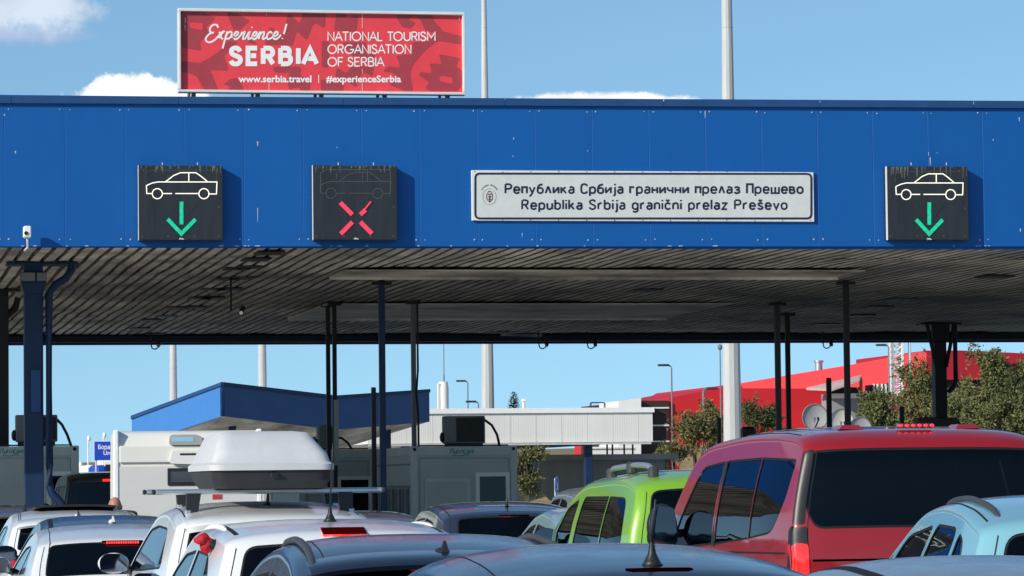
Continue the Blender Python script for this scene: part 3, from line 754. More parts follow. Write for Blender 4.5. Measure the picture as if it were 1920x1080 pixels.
# two bands of flat sheet let into the soffit
for (xa,xb,ya,yb) in ((9.9,20.7,70.3,72.4),(11.3,21.25,83.5,90.6)):
    t=MB(); t.box(xa,xb,ya,yb,ZS-.075,ZS-.05)
    nn=int((xb-xa)/1.3)
    for k in range(1,nn): t.box(xa+k*(xb-xa)/nn-.012,xa+k*(xb-xa)/nn+.012,ya+.02,yb-.02,ZS-.081,ZS-.0755)
    t.box(xa-.02,xb+.02,yb+.003,yb+.05,ZS-.13,ZS+.0)
    t.build('flat_soffit_panel',MT['soffit_panel' if yb<80 else 'pale_panel'],canopy)
# dark recessed lamp holes
holes=[(290,627),(262,617),(282,601),(312,593),(335,578),(365,577),(375,560),(398,560),(400,543),(430,543),(425,524),(455,522),(445,505),(470,502),(480,488),(505,476),(1690,562),(1645,577),(1612,593),(1560,626),(1505,626),(1548,609),(1865,520),(940,624),(990,612),(1210,545),(1255,520),(640,624)]
t=None
for (px,py) in holes:
    p=WZ(px,py,ZS-.03); t=MB(); w_=.26 if px<600 else .34
    pl=roundpoly([(-w_,-.42,.06),(w_,-.42,.06),(w_,.42,.06),(-w_,.42,.06)],3)
    t.prism(pl,lambda u,v,w:Vector((p.x+u,p.y+v,p.z+w)),.03); t.build('lamp_recess',MT['black'],canopy)
# ragged joints where the sheets overlap
t=MB(); jr=random.Random(4)
for yj,xa,xb in ((70.5,3,9),(79.2,4.5,12.5),(88,4,9.5),(79,12.5,30),(94.5,5,30),(67,12,26)):
    x_=xa
    while x_<xb:
        l=jr.uniform(.1,.6)
        if jr.random()<.6: y_=yj+jr.uniform(-.12,.12); t.add([(x_,y_,ZS-.034),(x_+l,y_+jr.uniform(-.05,.05),ZS-.034),(x_+l,y_+jr.uniform(.06,.2),ZS-.036),(x_,y_+jr.uniform(.05,.16),ZS-.035)],[(0,1,2,3)])
        x_+=l+jr.uniform(.0,.35)
t.build('sheet_joint',MT['black'],canopy)
# two loose flaps
for (px,py,dx,dy) in ((1390,592,.55,.3),(980,625,.6,.3)):
    p=WZ(px,py,ZS-.06); t=MB(); t.add([(p.x-dx,p.y,p.z),(p.x+dx,p.y+.1,p.z-.02),(p.x+dx,p.y+dy,p.z-.10),(p.x-dx,p.y+dy,p.z-.06)],[(0,1,2,3)]); t.build('loose_flap',MT['soffit_panel'],canopy)
# columns
def column(px,pytop,w,m,name='column',z1=None,kind=None,xo=None):
    p=WZ(px,pytop,ZS)
    t=MB(); t.bbox(p.x-w/2,p.x+w/2,p.y,p.y+w,0,ZS+.0,.012)
    c=t.build(name,m,canopy); return c,p
colA,pA=column(63,490,.36,MT['navy'])
t=MB(); w=.5
t.bbox(pA.x-.24,pA.x+.24,pA.y-.07,pA.y+.45,ZS-.42,ZS-.20,.02); t.bbox(pA.x-.52,pA.x+.85,pA.y-.1,pA.y+.5,ZS-.07,ZS-.02,.01)
t.add([(pA.x-.18,pA.y-.06,ZS-.62),(pA.x+.18,pA.y-.06,ZS-.62),(pA.x+.24,pA.y-.06,ZS-.42),(pA.x-.24,pA.y-.06,ZS-.42),(pA.x-.18,pA.y+.42,ZS-.62),(pA.x+.18,pA.y+.42,ZS-.62),(pA.x+.24,pA.y+.44,ZS-.42),(pA.x-.24,pA.y+.44,ZS-.42)],[(0,1,2,3),(1,5,6,2),(4,0,3,7),(0,4,5,1)])
t.build('capital',MT['navy'],colA)
t=MB(); t.bbox(pA.x-.25,pA.x+.02,pA.y-.09,pA.y-.071,ZS-.38,ZS-.22,.006); t.bbox(pA.x+.06,pA.x+.25,pA.y-.09,pA.y-.071,ZS-.38,ZS-.22,.006); t.build('bearing_plate',MT['grey'],colA)
t=MB(); xx=pA.x+.29; yy=pA.y-.02
t.tube([(xx+.42,yy,ZS-.02),(xx+.42,yy,ZS-.18),(xx+.32,yy,ZS-.33),(xx+.12,yy,ZS-.45),(xx,yy,ZS-.62),(xx,yy,2.2),(xx,yy,1.78),(xx+.05,yy,1.62),(xx+.18,yy,1.50),(xx+.28,yy,1.36),(xx+.3,yy,1.1),(xx+.3,yy,.1)],.075,12); t.build('downpipe',MT['navy'],colA,smooth='auto')
t=MB(); t.box(pA.x-.06,pA.x+.12,pA.y-.06,pA.y-.003,3.2,4.0); t.build('access_panel',MT['coping'],colA)
colB,pB=column(3,540,.30,MT['black'])
t=MB(); t.tube([(pB.x+.1,pB.y+.1,ZS-.62),(pB.x+.30,pB.y+.1,ZS-.45),(pB.x+.36,pB.y+.1,ZS-.2)],.07); t.bbox(pB.x-.4,pB.x+.4,pB.y-.05,pB.y+.4,ZS-.07,ZS-.02,.01); t.build('downpipe',MT['black'],colB,smooth='auto')
colC,pC=column(1763,604,.34,MT['black'])
t=MB()
for sx in (-1,1): t.tube([(pC.x+sx*.14,pC.y-.03,ZS-1.25),(pC.x+sx*.40,pC.y-.03,ZS-.05)],.055,8)
t.bbox(pC.x-.55,pC.x+.6,pC.y-.08,pC.y+.5,ZS-.07,ZS-.02,.01); t.build('raking_strut',MT['black'],colC)
t=MB(); t.tube([(pC.x+.42,pC.y,ZS-.03),(pC.x+.42,pC.y,ZS-1.62),(pC.x+.36,pC.y,ZS-1.8),(pC.x+.2,pC.y,ZS-1.95)],.07,10); t.build('downpipe',MT['navy'],colC,smooth='auto')
t=MB(); t.bbox(pC.x-.24,pC.x+.24,pC.y-.10,pC.y-.003,ZS-.55,ZS-.02,.02)
t.build('capital',MT['black'],colC)
for (px,py,w,m,lo) in ((716,525,.13,'navy',None),(627,565,.10,'black',None),(615,568,.10,'black',None),(775,562,.11,'grey',None),(1458,565,.13,'plastic',None),(1477,585,.12,'black',None),(1587,525,.12,'black',None)):
    c,p=column(px,py,w,MT[m])
    t=MB(); t.bbox(p.x-w*1.6,p.x+w*1.6,p.y-.05,p.y+w+.05,ZS-.10,ZS-.03,.01); t.build('head_plate',MT['black'],c)
    if px==775: t=MB(); t.tube([(p.x+.09,p.y-.02,ZS-.1),(p.x+.09,p.y-.02,4.4),(p.x+.05,p.y-.02,3.9),(p.x+.09,p.y-.02,3.4),(p.x+.09,p.y-.02,2.6)],.028,6); t.build('cable_pipe',MT['black'],c)
    if px==627:
        t=MB(); t.box(p.x-.03,p.x+.07,p.y-.05,p.y-.003,2.2,3.75); t.build('cable_duct',MT['booth'],c)

# ------------------------------------------------------------------ security cameras
def cctv(p,label,drop=.5,side=1,kind=0):
    th=thing('security_camera',label,'security camera',p,'cameras hanging under the canopy')
    t=MB(); t.tube([p,p+Vector((0,0,-drop))],.022,8)
    if kind: t.tube([p+Vector((0,0,-drop)),p+Vector((.03*side,0,-drop-.10)),p+Vector((.11*side,0,-drop-.13)),p+Vector((.2*side,0,-drop-.08)),p+Vector((.22*side,0,-drop+.02))],.018,8)
    t.build('bracket',MT['black'],th,smooth='auto')
    t=MB(); c=p+Vector((.21*side,-.05,-drop+.02 if kind else -drop))
    t.tube([c+Vector((.05*side,.12,.06)),c+Vector((0,-.05,0)),c+Vector((-.02*side,-.16,-.05))],.055,10); t.build('camera_body',MT['black'],th,smooth='auto')
    t=MB(); t.tube([c+Vector((-.02*side,-.161,-.05)),c+Vector((-.025*side,-.18,-.055))],.04,10); t.build('lens',MT['chrome'],th)
cctv(WZ(433,522,ZS),'long stemmed camera hanging from the corrugated soffit left of the red cross signal',.68,1)
for px,side,lb in ((283,1,'small camera under the rear canopy edge above the white caravan'),(1010,1,'left one of the two close hook shaped cameras at the rear canopy edge'),(1101,1,'right one of the two close hook shaped cameras at the rear canopy edge'),(1543,1,'hook shaped camera on a wire stem left of the broad black column')):
    p=WZ(px,622,ZS-.05); cctv(p,lb,.36,side,1)
p=W(48,468,YF-.05)
th=thing('security_camera','white weatherproof camera on a curved arm at the left end of the blue fascia','security camera',p)
t=MB(); t.tube([p+Vector((-.02,0,-.02)),p+Vector((.03,-.16,.03)),p+Vector((.02,-.24,.16)),p+Vector((.0,-.26,.22))],.018,8); t.build('bracket',MT['letter'],th,smooth=True)
t=MB(); t.bbox(p.x-.055,p.x+.085,p.y-.36,p.y-.14,p.z+.19,p.z+.40,.02); t.build('camera_body',MT['letter'],th)
t=MB(); t.lathe([(0,-.02),(.035,-.02),(.035,.0)],(p.x-.01,p.y-.36,p.z+.27),'y',12); t.build('lens',MT['trim'],th)

# ------------------------------------------------------------------ lane signals on the fascia
ZK=6.354
def signal(ox,oy,rect,label,state,mapc,ghost):
    YS=YF-.235
    def px(u,v,h=0): p=W(ox+u/ZK,oy+v/ZK,YS); return Vector((p.x,YS-h,p.z))
    a=px(rect[0],rect[1]);b=px(rect[2],rect[3]); ctr=(a+b)/2
    th=thing('lane_signal',label,'lane signal',(ctr.x,YF,b.z),'lane signals on the fascia')
    t=MB(); t.bbox(a.x,b.x,YS,YF-.003,b.z,a.z,.012); t.build('housing',MT['housing'],th)
    t=MB(); t.box(a.x-.006,a.x-.0005,YS-.004,YS+.10,b.z,a.z); t.build('sunlit_side_strip',MT['hside'],th)  # white strip on the left side only: sunlight put into its colour
    t=MB()
    for u in (350,770): q=px(u,60); t.tube([q+Vector((0,.05,0)),q+Vector((0,.05,.05))],.010,6)
    t.build('lifting_eye',MT['screw'],th)
    body=[[(155,305),(160,400),(228,400)],[(345,400),(460,400)],[(500,400),(782,400)],[(900,405),(990,405),(995,262),(290,262),(225,275),(155,305)],[(385,258),(480,185),(560,152),(745,152),(800,190),(880,255)],[(660,152),(660,258)]]
    circ=[[(285+60*math.cos(k*math.pi/14),402+60*math.sin(k*math.pi/14)) for k in range(29)],[(840+60*math.cos(k*math.pi/14),402+60*math.sin(k*math.pi/14)) for k in range(29)]]
    for c_ in circ: c_[-1]=c_[0]
    mp=lambda ln:[mapc(*q) for q in ln]
    F=lambda u,v,h: px(u,v,h)
    if ghost:
        t=MB(); strokes(t,[mp(l) for l in body+circ]+[[(135,395),(135,155),(205,115),(965,115),(965,395)],[(690,115),(690,260)],[(325,150),(325,225)]],7,F,.003); t.build('car_symbol',MT['ghost'],th)
    else:
        t=MB(); strokes(t,[mp(l) for l in body+circ],12,F,.008); t.build('car_symbol',MT['lwhite'],th)
        t=MB(); strokes(t,[mp(l) for l in [[(150,150),(225,122),(990,122),(990,255)],[(150,80),(150,255)]]],4,F,.003); t.build('unlit_outline',MT['ghost'],th)
    if state=='go':
        t=MB(); strokes(t,[mp(l) for l in [[(573,497),(573,768)],[(408,704),(572,878),(740,706)]]],45,F,.010); t.build('green_arrow',MT['lgreen'],th)
        t=MB(); strokes(t,[mp(l) for l in [[(390,530),(520,680)],[(750,520),(630,660)],[(380,870),(450,800)],[(760,870),(690,800)]]],36,F,.002); t.build('unlit_cross',mat('unlit_cross_face',(.028,.03,.033),.6,.3),th)
    else:
        t=MB(); strokes(t,[[(368,507),(512,652)],[(607,652),(668,592)],[(512,738),(372,882)],[(607,738),(745,878)]],52,F,.010)
        strokes(t,[[(650,597),(732,494)]],20,F,.016); t.build('red_cross',MT['lred'],th)
    # rain streaks in the dust at the top edge, maker's plate, bolts
    t=MB()
    for k in range(26):
        u=rect[0]+30+rnd.random()*(rect[2]-rect[0]-60); l=rnd.uniform(15,110)*(1.3 if ox>1000 else .8); w_=rnd.uniform(3,8)
        v=rect[1]+8; t.add([F(u-w_,v,.0015),F(u+w_,v,.0015),F(u+w_*.4,v+l,.0015),F(u-w_*.5,v+l*.9,.0015)],[(0,1,2,3)])
    for k in range(14):
        u=rect[0]+20+rnd.random()*(rect[2]-rect[0]-60); t.add([F(u,rect[1]+7,.0022),F(u+rnd.uniform(20,60),rect[1]+7,.0022),F(u+40,rect[1]+rnd.uniform(10,14),.0022)],[(0,1,2)])
    t.build('dust_streaks',MT['dust'],th)
    t=MB(); u,v=mapc(575,940) if state=='go' else (560,938)
    strokes(t,[[(u-28,v+8),(u-22,v-8),(u-8,v-8),(u-12,v+8)],[(u-2,v+8),(u+2,v-6),(u+14,v-6),(u+12,v+8)],[(u+18,v+6),(u+28,v+6)]],6,F,.003); t.build('maker_plate',MT['letter'],th)
    t=MB()
    for (u,v) in ((rect[0]+45,rect[3]-48),(rect[2]-50,rect[3]-48),(415,rect[3]-48),(730,rect[3]-48),(rect[2]-48,rect[1]+500)): t.lathe([(0,-.006),(.012,-.005),(.014,0)],F(u,v,.001),'y',8)
    t.build('bolt',MT['ghost'],th)
signal(250,300,(62,62,1070,958),'leftmost dark lane signal with a lit white car above a green arrow','go',lambda u,v:(u,v),False)
signal(580,300,(42,62,1052,955),'dark lane signal showing a red cross under an unlit car outline','stop',lambda u,v:(u-25,v-4),True)
signal(1655,300,(50,75,1032,955),'dark streaky lane signal right of the border name sign with a green arrow','go',lambda u,v:((u-155)*.953+155,v*.985+16),False)

# ------------------------------------------------------------------ stroke lettering
def rr_(x0,x1,y0,y1):
    r=(x1-x0)/2; cx=(x0+x1)/2; a=arc(cx,y1-r,r,r,0,180,8)+arc(cx,y0+r,r,r,180,360,8); return a+[a[0]]
O_=rr_(0,.40,.07,.65); ST=[(0,.65),(0,.07)]
NN=[(0,.46),(.05,.57),(.12,.64),(.21,.66),(.30,.63),(.36,.56),(.38,.46),(.38,.07)]
a_=[[(.05,.58),(.12,.65),(.22,.66),(.31,.62),(.36,.54),(.36,.07)],[(.36,.40),(.18,.40),(.07,.37),(.01,.29),(.01,.20),(.07,.10),(.17,.07),(.28,.11),(.36,.20)]]
e_=[[(.01,.37),(.40,.37),(.40,.47),(.36,.58),(.28,.65),(.19,.66),(.10,.64),(.03,.55),(.01,.45),(.01,.26),(.05,.14),(.13,.08),(.22,.07),(.32,.10),(.39,.18)]]
p_=[[(0,.65),(0,-.20)],O_]; r_l=[ST,[(0,.44),(.06,.57),(.14,.64),(.26,.65)]]
P_=[[(0,.07),(0,.93)],[(.02,.93),(.26,.93),(.36,.90),(.43,.82),(.44,.72),(.42,.60),(.35,.52),(.26,.49),(.02,.49)]]
S_=[[(.44,.76),(.40,.86),(.32,.92),(.22,.94),(.11,.91),(.04,.84),(.02,.73),(.06,.62),(.15,.55),(.31,.47),(.41,.40),(.45,.28),(.42,.16),(.34,.09),(.22,.06),(.10,.10),(.03,.17),(0,.26)]]
C_=[[(.44,.74),(.41,.85),(.33,.92),(.22,.94),(.11,.91),(.03,.83),(.0,.68),(0,.32),(.03,.17),(.11,.09),(.22,.06),(.33,.08),(.41,.15),(.44,.26)]]
c_=[[(.37,.52),(.31,.62),(.20,.66),(.10,.63),(.03,.55),(.0,.45),(0,.28),(.03,.17),(.10,.10),(.20,.07),(.31,.10),(.37,.20)]]
s_l=[[(.36,.56),(.29,.64),(.18,.66),(.07,.62),(.03,.53),(.08,.43),(.28,.33),(.36,.23),(.32,.12),(.19,.07),(.07,.10),(0,.19)]]
CAR=[[(.05,.97),(.18,.84),(.31,.97)]]
GLY={'Р':P_,'P':P_,'е':e_,'e':e_,'п':[[(0,.07),(0,.65),(.36,.65),(.36,.07)]],'у':[[(0,.65),(.20,.12)],[(.40,.65),(.20,.06),(.12,-.12),(.06,-.18),(-.02,-.19)]],
'б':[rr_(0,.40,.07,.58),[(0,.30),(.01,.55),(.05,.72),(.13,.83),(.24,.88),(.38,.91)]],'л':[[(0,.07),(.16,.65),(.22,.65),(.38,.07)]],'и':[[(0,.65),(0,.07)],[(0,.10),(.38,.62)],[(.38,.65),(.38,.07)]],
'к':[ST,[(.34,.65),(.04,.33)],[(.12,.42),(.38,.07)]],'k':[[(0,.97),(0,.07)],[(.34,.65),(.02,.30)],[(.12,.40),(.38,.07)]],'а':a_,'a':a_,'С':C_,'р':p_,'p':p_,'ј':[[(.1,.65),(.1,-.04),(.06,-.14),(-.03,-.18)],[(.1,.82),(.1,.96)]],'j':[[(.1,.65),(.1,-.04),(.06,-.14),(-.03,-.18)],[(.1,.82),(.1,.96)]],
'г':[[(0,.07),(0,.65),(.30,.65)]],'н':[ST,[(0,.37),(.37,.37)],[(.37,.65),(.37,.07)]],'ч':[[(0,.65),(0,.46),(.05,.36),(.15,.31),(.36,.33)],[(.37,.65),(.37,.07)]],
'з':[[(.02,.57),(.10,.65),(.22,.66),(.32,.60),(.33,.48),(.25,.39),(.12,.38)],[(.24,.38),(.35,.31),(.37,.20),(.30,.10),(.18,.07),(.07,.09),(0,.18)]],'П':[[(0,.07),(0,.93),(.44,.93),(.44,.07)]],
'ш':[[(0,.65),(0,.07),(.56,.07),(.56,.65)],[(.28,.65),(.28,.10)]],'в':[[(0,.07),(0,.65),(.22,.65),(.31,.60),(.31,.46),(.23,.38),(0,.38)],[(.22,.37),(.34,.32),(.36,.20),(.31,.10),(.22,.07),(0,.07)]],'о':[O_],'o':[O_],
'R':P_+[[(.22,.49),(.46,.07)]],'u':[[(0,.65),(0,.26),(.03,.15),(.10,.08),(.19,.07),(.28,.11),(.36,.20)],[(.38,.65),(.38,.07)]],'b':[[(0,.97),(0,.07)],O_],'l':[[(0,.97),(0,.07)]],'i':[[(0,.65),(0,.07)],[(0,.82),(0,.96)]],
'S':S_,'r':r_l,'g':[O_,[(.40,.65),(.40,-.02),(.36,-.13),(.26,-.19),(.14,-.19),(.03,-.13)]],'n':[ST,NN],'č':c_+CAR,'z':[[(0,.65),(.36,.65),(.01,.07),(.38,.07)]],'š':s_l+CAR,'v':[[(0,.65),(.20,.07),(.40,.65)]],
'N':[[(0,0),(0,1),(.66,0),(.66,1)]],'A':[[(0,0),(.40,1),(.80,0)],[(.14,.34),(.66,.34)]],'T':[[(0,1),(.68,1)],[(.34,1),(.34,0)]],'I':[[(0,1),(0,0)]],'O':[arc(.48,.5,.48,.5,0,360,28)],'L':[[(0,1),(0,0),(.50,0)]],'U':[[(0,1),(0,.33)]+arc(.33,.33,.33,.33,180,360,10)+[(.66,1)]],
'M':[[(0,0),(0,1),(.42,.35),(.84,1),(.84,0)]],'G':[arc(.48,.5,.48,.5,45,340,20)+[(.95,.46),(.55,.46)]],'F':[[(.52,1),(0,1),(0,0)],[(0,.52),(.46,.52)]],'E':[[(.54,1),(0,1),(0,0),(.54,0)],[(0,.52),(.48,.52)]],
'B':[[(0,0),(0,1)],[(.02,1),(.30,1)]+arc(.32,.77,.20,.23,84,-84,8)+[(.30,.54),(.02,.54)],[(.02,.545),(.34,.545)]+arc(.34,.27,.26,.27,84,-84,8)+[(.34,0),(.02,0)]],}
GLY['O'][0][-1]=GLY['O'][0][0]
def smooth(l):
    if len(l)<3: return l
    o=[]
    for i in range(len(l)-1):
        p0,p1,p2,p3=l[max(0,i-1)],l[i],l[i+1],l[min(len(l)-1,i+2)]
        for k in range(4):
            t_=k/4; o.append(tuple(.5*((2*p1[j])+(-p0[j]+p2[j])*t_+(2*p0[j]-5*p1[j]+4*p2[j]-p3[j])*t_**2+(-p0[j]+3*p1[j]-3*p2[j]+p3[j])*t_**3) for j in (0,1)))
    return o+[l[-1]]
CAPR=[[(0,0),(0,1)],[(.02,1),(.30,1)]+arc(.32,.74,.24,.26,84,-84,8)+[(.30,.48),(.02,.48)],[(.30,.48),(.58,0)]]
CAPS=[[(.53,.78),(.46,.92),(.34,1),(.20,1),(.08,.94),(.03,.82),(.05,.68),(.14,.59),(.40,.46),(.52,.38),(.56,.25),(.50,.09),(.38,.0),(.20,.0),(.07,.06),(0,.20)]]
CAPA=[[(0,0),(.40,1),(.80,0)],[(.14,.34),(.66,.34)]]
def writeline(mb,text,fn,x0,x1,base,cap,wt,gap=.24,sp=.42,alt={},sx=None):
    adv=0;items=[]
    for ic,ch in enumerate(text):
        if ch==' ': adv+=sp; continue
        if ic and text[ic-1:ic+1] in ('AT','TA','LT','TO'): adv-=gap*.75
        elif ic and 'A' in text[ic-1:ic+1] and ' ' not in text[ic-1:ic+1]: adv-=gap*.35
        gl=alt.get(ch) or GLY[ch]; w=max(q[0] for l in gl for q in l); items.append((adv,gl)); adv+=w+gap-(.09 if ch in 'EF' and cap>25 else 0)
    adv-=gap; k=(x1-x0)/adv
    for a,gl in items:
        strokes(mb,[[(x0+(a+q[0])*k,base-q[1]*cap) for q in l] for l in gl],wt,fn,.004)

# ------------------------------------------------------------------ the border name sign
YN=YF-.06
def fn(u,v,h=0): p=W(u,v,YN); return Vector((p.x,YN-h,p.z))
a,b=fn(884,319),fn(1527,416)
bs=thing('border_sign','long white bilingual border crossing name board with a black rounded outline on the blue fascia','sign',((a.x+b.x)/2,YF,b.z))
t=MB(); t.bbox(a.x,b.x,YN,YF-.003,b.z,a.z,.008); t.build('board',MT['signw'],bs)
t=MB(); pl=roundpoly([(893,325,8),(1521,326,8),(1521,410,8),(893,410,8)],5); t.prism(pl,lambda u,v,w:fn(u,v,.0015+w),.0012); t.build('sign_face',MT['sign'],bs)
t=MB(); pl=roundpoly([(891,325.5,9),(1521,326,9),(1521,409.5,9),(891,409.5,9)],6); strokes(t,[pl+[pl[0]]],3.6,fn,.006); t.build('outline',MT['ink'],bs)
t=MB(); writeline(t,'Република Србија гранични прелаз Прешево',fn,947.5,1504.5,363.5,19.5,3.5,.21,.36); writeline(t,'Republika Srbija granični prelaz Preševo',fn,979,1475,393.5,19.5,3.5,.23,.40); t.build('lettering',MT['ink'],bs)
em=MB(); ez=lambda u,v,h=0: fn(880+u/5.818,310+v/5.818,h)
el=[(220+72*math.cos(k*math.pi/18),342+88*math.sin(k*math.pi/18)) for k in range(37)]; el[-1]=el[0]
strokes(em,[el],4,ez,.005); e_ring=em.build('emblem_ring',mat('emblem_brown',(.30,.20,.13),.6,.3),bs)
em=MB(); strokes(em,[[(188,315),(190,370),(220,402),(250,370),(254,315),(188,315)],[(204,310),(200,292),(215,282),(232,284),(240,298),(234,310)],[(205,335),(220,355),(238,335)],[(204,372),(220,362),(236,374)],[(220,320),(220,395)]],8,ez,.005); em.build('emblem_shield',mat('emblem_maroon',(.12,.03,.045),.6,.3),bs)
em=MB()
for k in range(15):
    if k==7: continue
    an=R(212+116*k/14); cu,cv=218+96*math.cos(an),318+104*math.sin(an)
    tx=Vector((-math.sin(an),math.cos(an)))*4.2; rx_=Vector((math.cos(an),math.sin(an)))*8
    P1=Vector((cu,cv)); pts=[[P1-tx-rx_,P1-tx+rx_],[P1+tx-rx_,P1+tx+rx_]] if k%3 else [[P1-tx-rx_,P1+tx+rx_],[P1+tx-rx_,P1-tx+rx_*.3]]
    strokes(em,[[tuple(q) for q in l] for l in pts],3.2,ez,.005)
em.build('emblem_lettering',MT['ink'],bs)
t=MB()
for k in range(13):
    for v in (322,413): q=fn(890+k*52.5,v+rnd.uniform(-.6,.6)); t.lathe([(0,-.006),(.009,-.005),(.011,0)],q,'y',8)
t.build('screws',MT['ghost'],bs)

# ------------------------------------------------------------------ the red billboard on the roof
YB2=YF+.35
def bfn(u,v,h=0): p=W(u,v,YB2); return Vector((p.x,YB2-h,p.z))
a,b=bfn(333,16),bfn(872,179)
bb=thing('billboard','red tourism advertising billboard in a pale frame standing on the canopy roof','billboard',((a.x+b.x)/2,YB2,8.8))
t=MB(); t.box(a.x+.02,b.x-.02,YB2,YB2+.12,b.z+.02,a.z-.02); t.build('panel',MT['redsheet'],bb)
t=MB(); fw=.055
t.bbox(a.x,b.x,YB2-.09,YB2+.14,a.z-fw,a.z,.008); t.bbox(a.x,b.x,YB2-.09,YB2+.14,b.z,b.z+fw*.9,.008); t.bbox(a.x,a.x+fw*.9,YB2-.088,YB2+.138,b.z+fw,a.z-fw-.001,.008); t.bbox(b.x-fw*.9,b.x,YB2-.088,YB2+.138,b.z+fw,a.z-fw-.001,.008); t.build('frame',MT['hside'],bb)
Z1=lambda u,v,h=0: bfn(330+u/ZK,10+v/ZK,h); Z2=lambda u,v,h=0: bfn(600+u/ZK,10+v/ZK,h)
pats=[(Z1,[[(60,68),(335,78),(390,115),(475,145),(425,205),(352,262),(405,330),(288,430),(300,540),(150,518),(60,495)],
 [(600,80),(710,92),(885,180),(790,270),(760,300),(690,300),(655,225)],[(60,665),(290,685),(400,625),(480,570),(560,510),(600,440),(640,415),(740,440),(700,480),(570,600),(630,780),(405,770),(510,1018),(340,1018),(250,850),(180,815),(60,790)],
 [(560,945),(640,880),(720,865),(770,920),(810,1018),(610,1018),(650,965)],[(1310,190),(1340,92),(1475,215),(1520,75),(1715,75),(1779,80),(1779,240),(1760,265),(1660,210),(1625,240),(1600,320),(1560,415),(1520,385),(1440,310),(1410,400),(1390,480),(1060,470),(1080,400),(1300,330)],
 [(1150,730),(1490,730),(1480,840),(1600,880),(1590,1018),(1480,1018),(1470,975),(1400,985),(1350,1010),(1330,930),(1350,800),(1170,800)],[(1100,260),(1180,280),(1150,330),(1110,310)],[(870,400),(960,440),(950,470),(850,440)]]),
 (Z2,[[(20,420),(110,430),(100,740),(20,740)],[(0,90),(78,75),(40,270),(0,245)],[(200,75),(310,75),(320,160),(455,115),(430,310),(165,300)],
 [(930,78),(1310,82),(1370,200),(1470,310),(1560,335),(1690,370),(1690,470),(1430,425),(1370,440),(1230,560),(1100,720),(1070,820),(1110,1018),(1010,1018),(830,950),(850,920),(940,880),(860,800),(750,790),(800,730),(960,740),(905,600),(1090,580),(1100,440),(1260,430),(1370,330),(1250,300),(1220,220),(1180,150),(1110,130),(1050,160),(1140,210),(1080,275),(980,260),(910,150)],
 [(1415,580),(1670,630),(1615,720),(1690,770),(1690,960),(1640,1018),(1300,1018),(1250,985),(1310,920),(1180,840),(1190,795),(1330,810),(1305,690),(1450,705)],
 [(200,740),(310,810),(380,730),(640,730),(620,840),(500,790),(470,850),(420,980),(360,930),(180,850)],[(10,880),(275,912),(280,1018),(10,1018)],[(260,440),(550,440),(560,560),(660,580),(640,640),(380,600)]])]
t=MB()
for k,(fz,pl) in enumerate(pats):
    for j,q in enumerate(pl):
        h0=.0015+.0004*(j%3+3*k); rp_=roundpoly([(x_,y_,26) for x_,y_ in q],3); t.prism(rp_,lambda u,v,w:fz(u,v,h0+w),.0002)
t.build('printed_pattern',MT['darkred'],bb)
t=MB()
for fz,q in ((Z1,[(165,200),(325,215),(320,300),(165,265)]),(Z2,[(1430,840),(1580,860),(1580,940),(1420,900)])):
    t.prism(roundpoly([(x_,y_,30) for x_,y_ in q],4),lambda u,v,w:fz(u,v,.0048+w),.0003)
t.build('printed_spot',MT['redsheet'],bb)
ALT={'R':CAPR,'S':CAPS}
t=MB()
for s0_,xa,xb,bl in (('NATIONAL TOURISM',615,815.5,76.3),('ORGANISATION',615,770.5,100.3),('OF SERBIA',615,720,124)):
    writeline(t,s0_,bfn,xa,xb,bl,16,2.3,.21,.36,ALT)
t.build('lettering',MT['letter'],bb)
t=MB(); ALTB=dict(ALT); ALTB['S']=[smooth(CAPS[0])]; writeline(t,'SERBIA',bfn,433,594,119.8,29.4,9.0,.44,.4,ALTB); t.build('bold_lettering',MT['letter'],bb)
t=MB()
scr=[[(500,268),(492,240),(470,230),(440,236),(412,262),(402,300),(420,324),(452,324)],[(448,326),(405,336),(365,375),(355,412),(378,438),(420,436),(470,405),(515,355),(545,325),(578,305)],[(510,318),(528,335),(540,385),(560,405)],[(578,305),(540,345),(512,392)],
[(612,312),(585,400),(555,515)],[(592,372),(622,328),(652,315),(665,335),(655,372),(625,398),(590,395)],[(660,375),(700,372),(740,340),(735,318),(712,320),(692,352),(690,385),(705,404),(735,395),(772,352),(788,318)],[(778,345),(800,325),(820,320),(800,375),(802,404),(830,388),(868,320)],[(882,308),(862,375),(866,404),(895,388),(920,372)],[(903,268),(908,258)],
[(912,380),(955,350),(960,322),(938,318),(915,350),(912,388),(930,404),(960,388),(1000,318)],[(1002,312),(985,402)],[(988,375),(1018,330),(1048,318),(1048,345),(1032,385),(1042,404),(1075,380)],[(1145,335),(1125,315),(1095,340),(1082,380),(1098,404),(1135,390),(1165,370)],[(1160,380),(1205,352),(1212,322),(1188,318),(1162,352),(1160,388),(1178,404),(1210,395),(1250,352)],[(1318,222),(1284,345)],[(1270,390),(1264,400)]]
strokes(t,[smooth(l) for l in scr],21,Z1,.004); t.build('script_lettering',MT['letter'],bb)
def text(body,xa,xb,base,h,fnn,parent,m,name,off=.02,hh=.004):
    cu=bpy.data.curves.new('t','FONT'); cu.body=body; cu.size=1; cu.offset=off; cu.resolution_u=3
    o=bpy.data.objects.new('t',cu); C.objects.link(o); bpy.context.view_layer.update()
    me=o.to_mesh(); vs=[v.co.copy() for v in me.vertices]; fs=[tuple(p.vertices) for p in me.polygons]; o.to_mesh_clear(); bpy.data.objects.remove(o); bpy.data.curves.remove(cu)
    x0_=min(v.x for v in vs);x1_=max(v.x for v in vs); k=(xb-xa)/(x1_-x0_)
    t=MB(); t.add([fnn(xa+(v.x-x0_)*k,base-v.y*h,hh) for v in vs],fs); return t.build(name,m,parent)
text('www.serbia.travel',447,584,154,17.5,bfn,bb,MT['letter'],'web_address',.028)
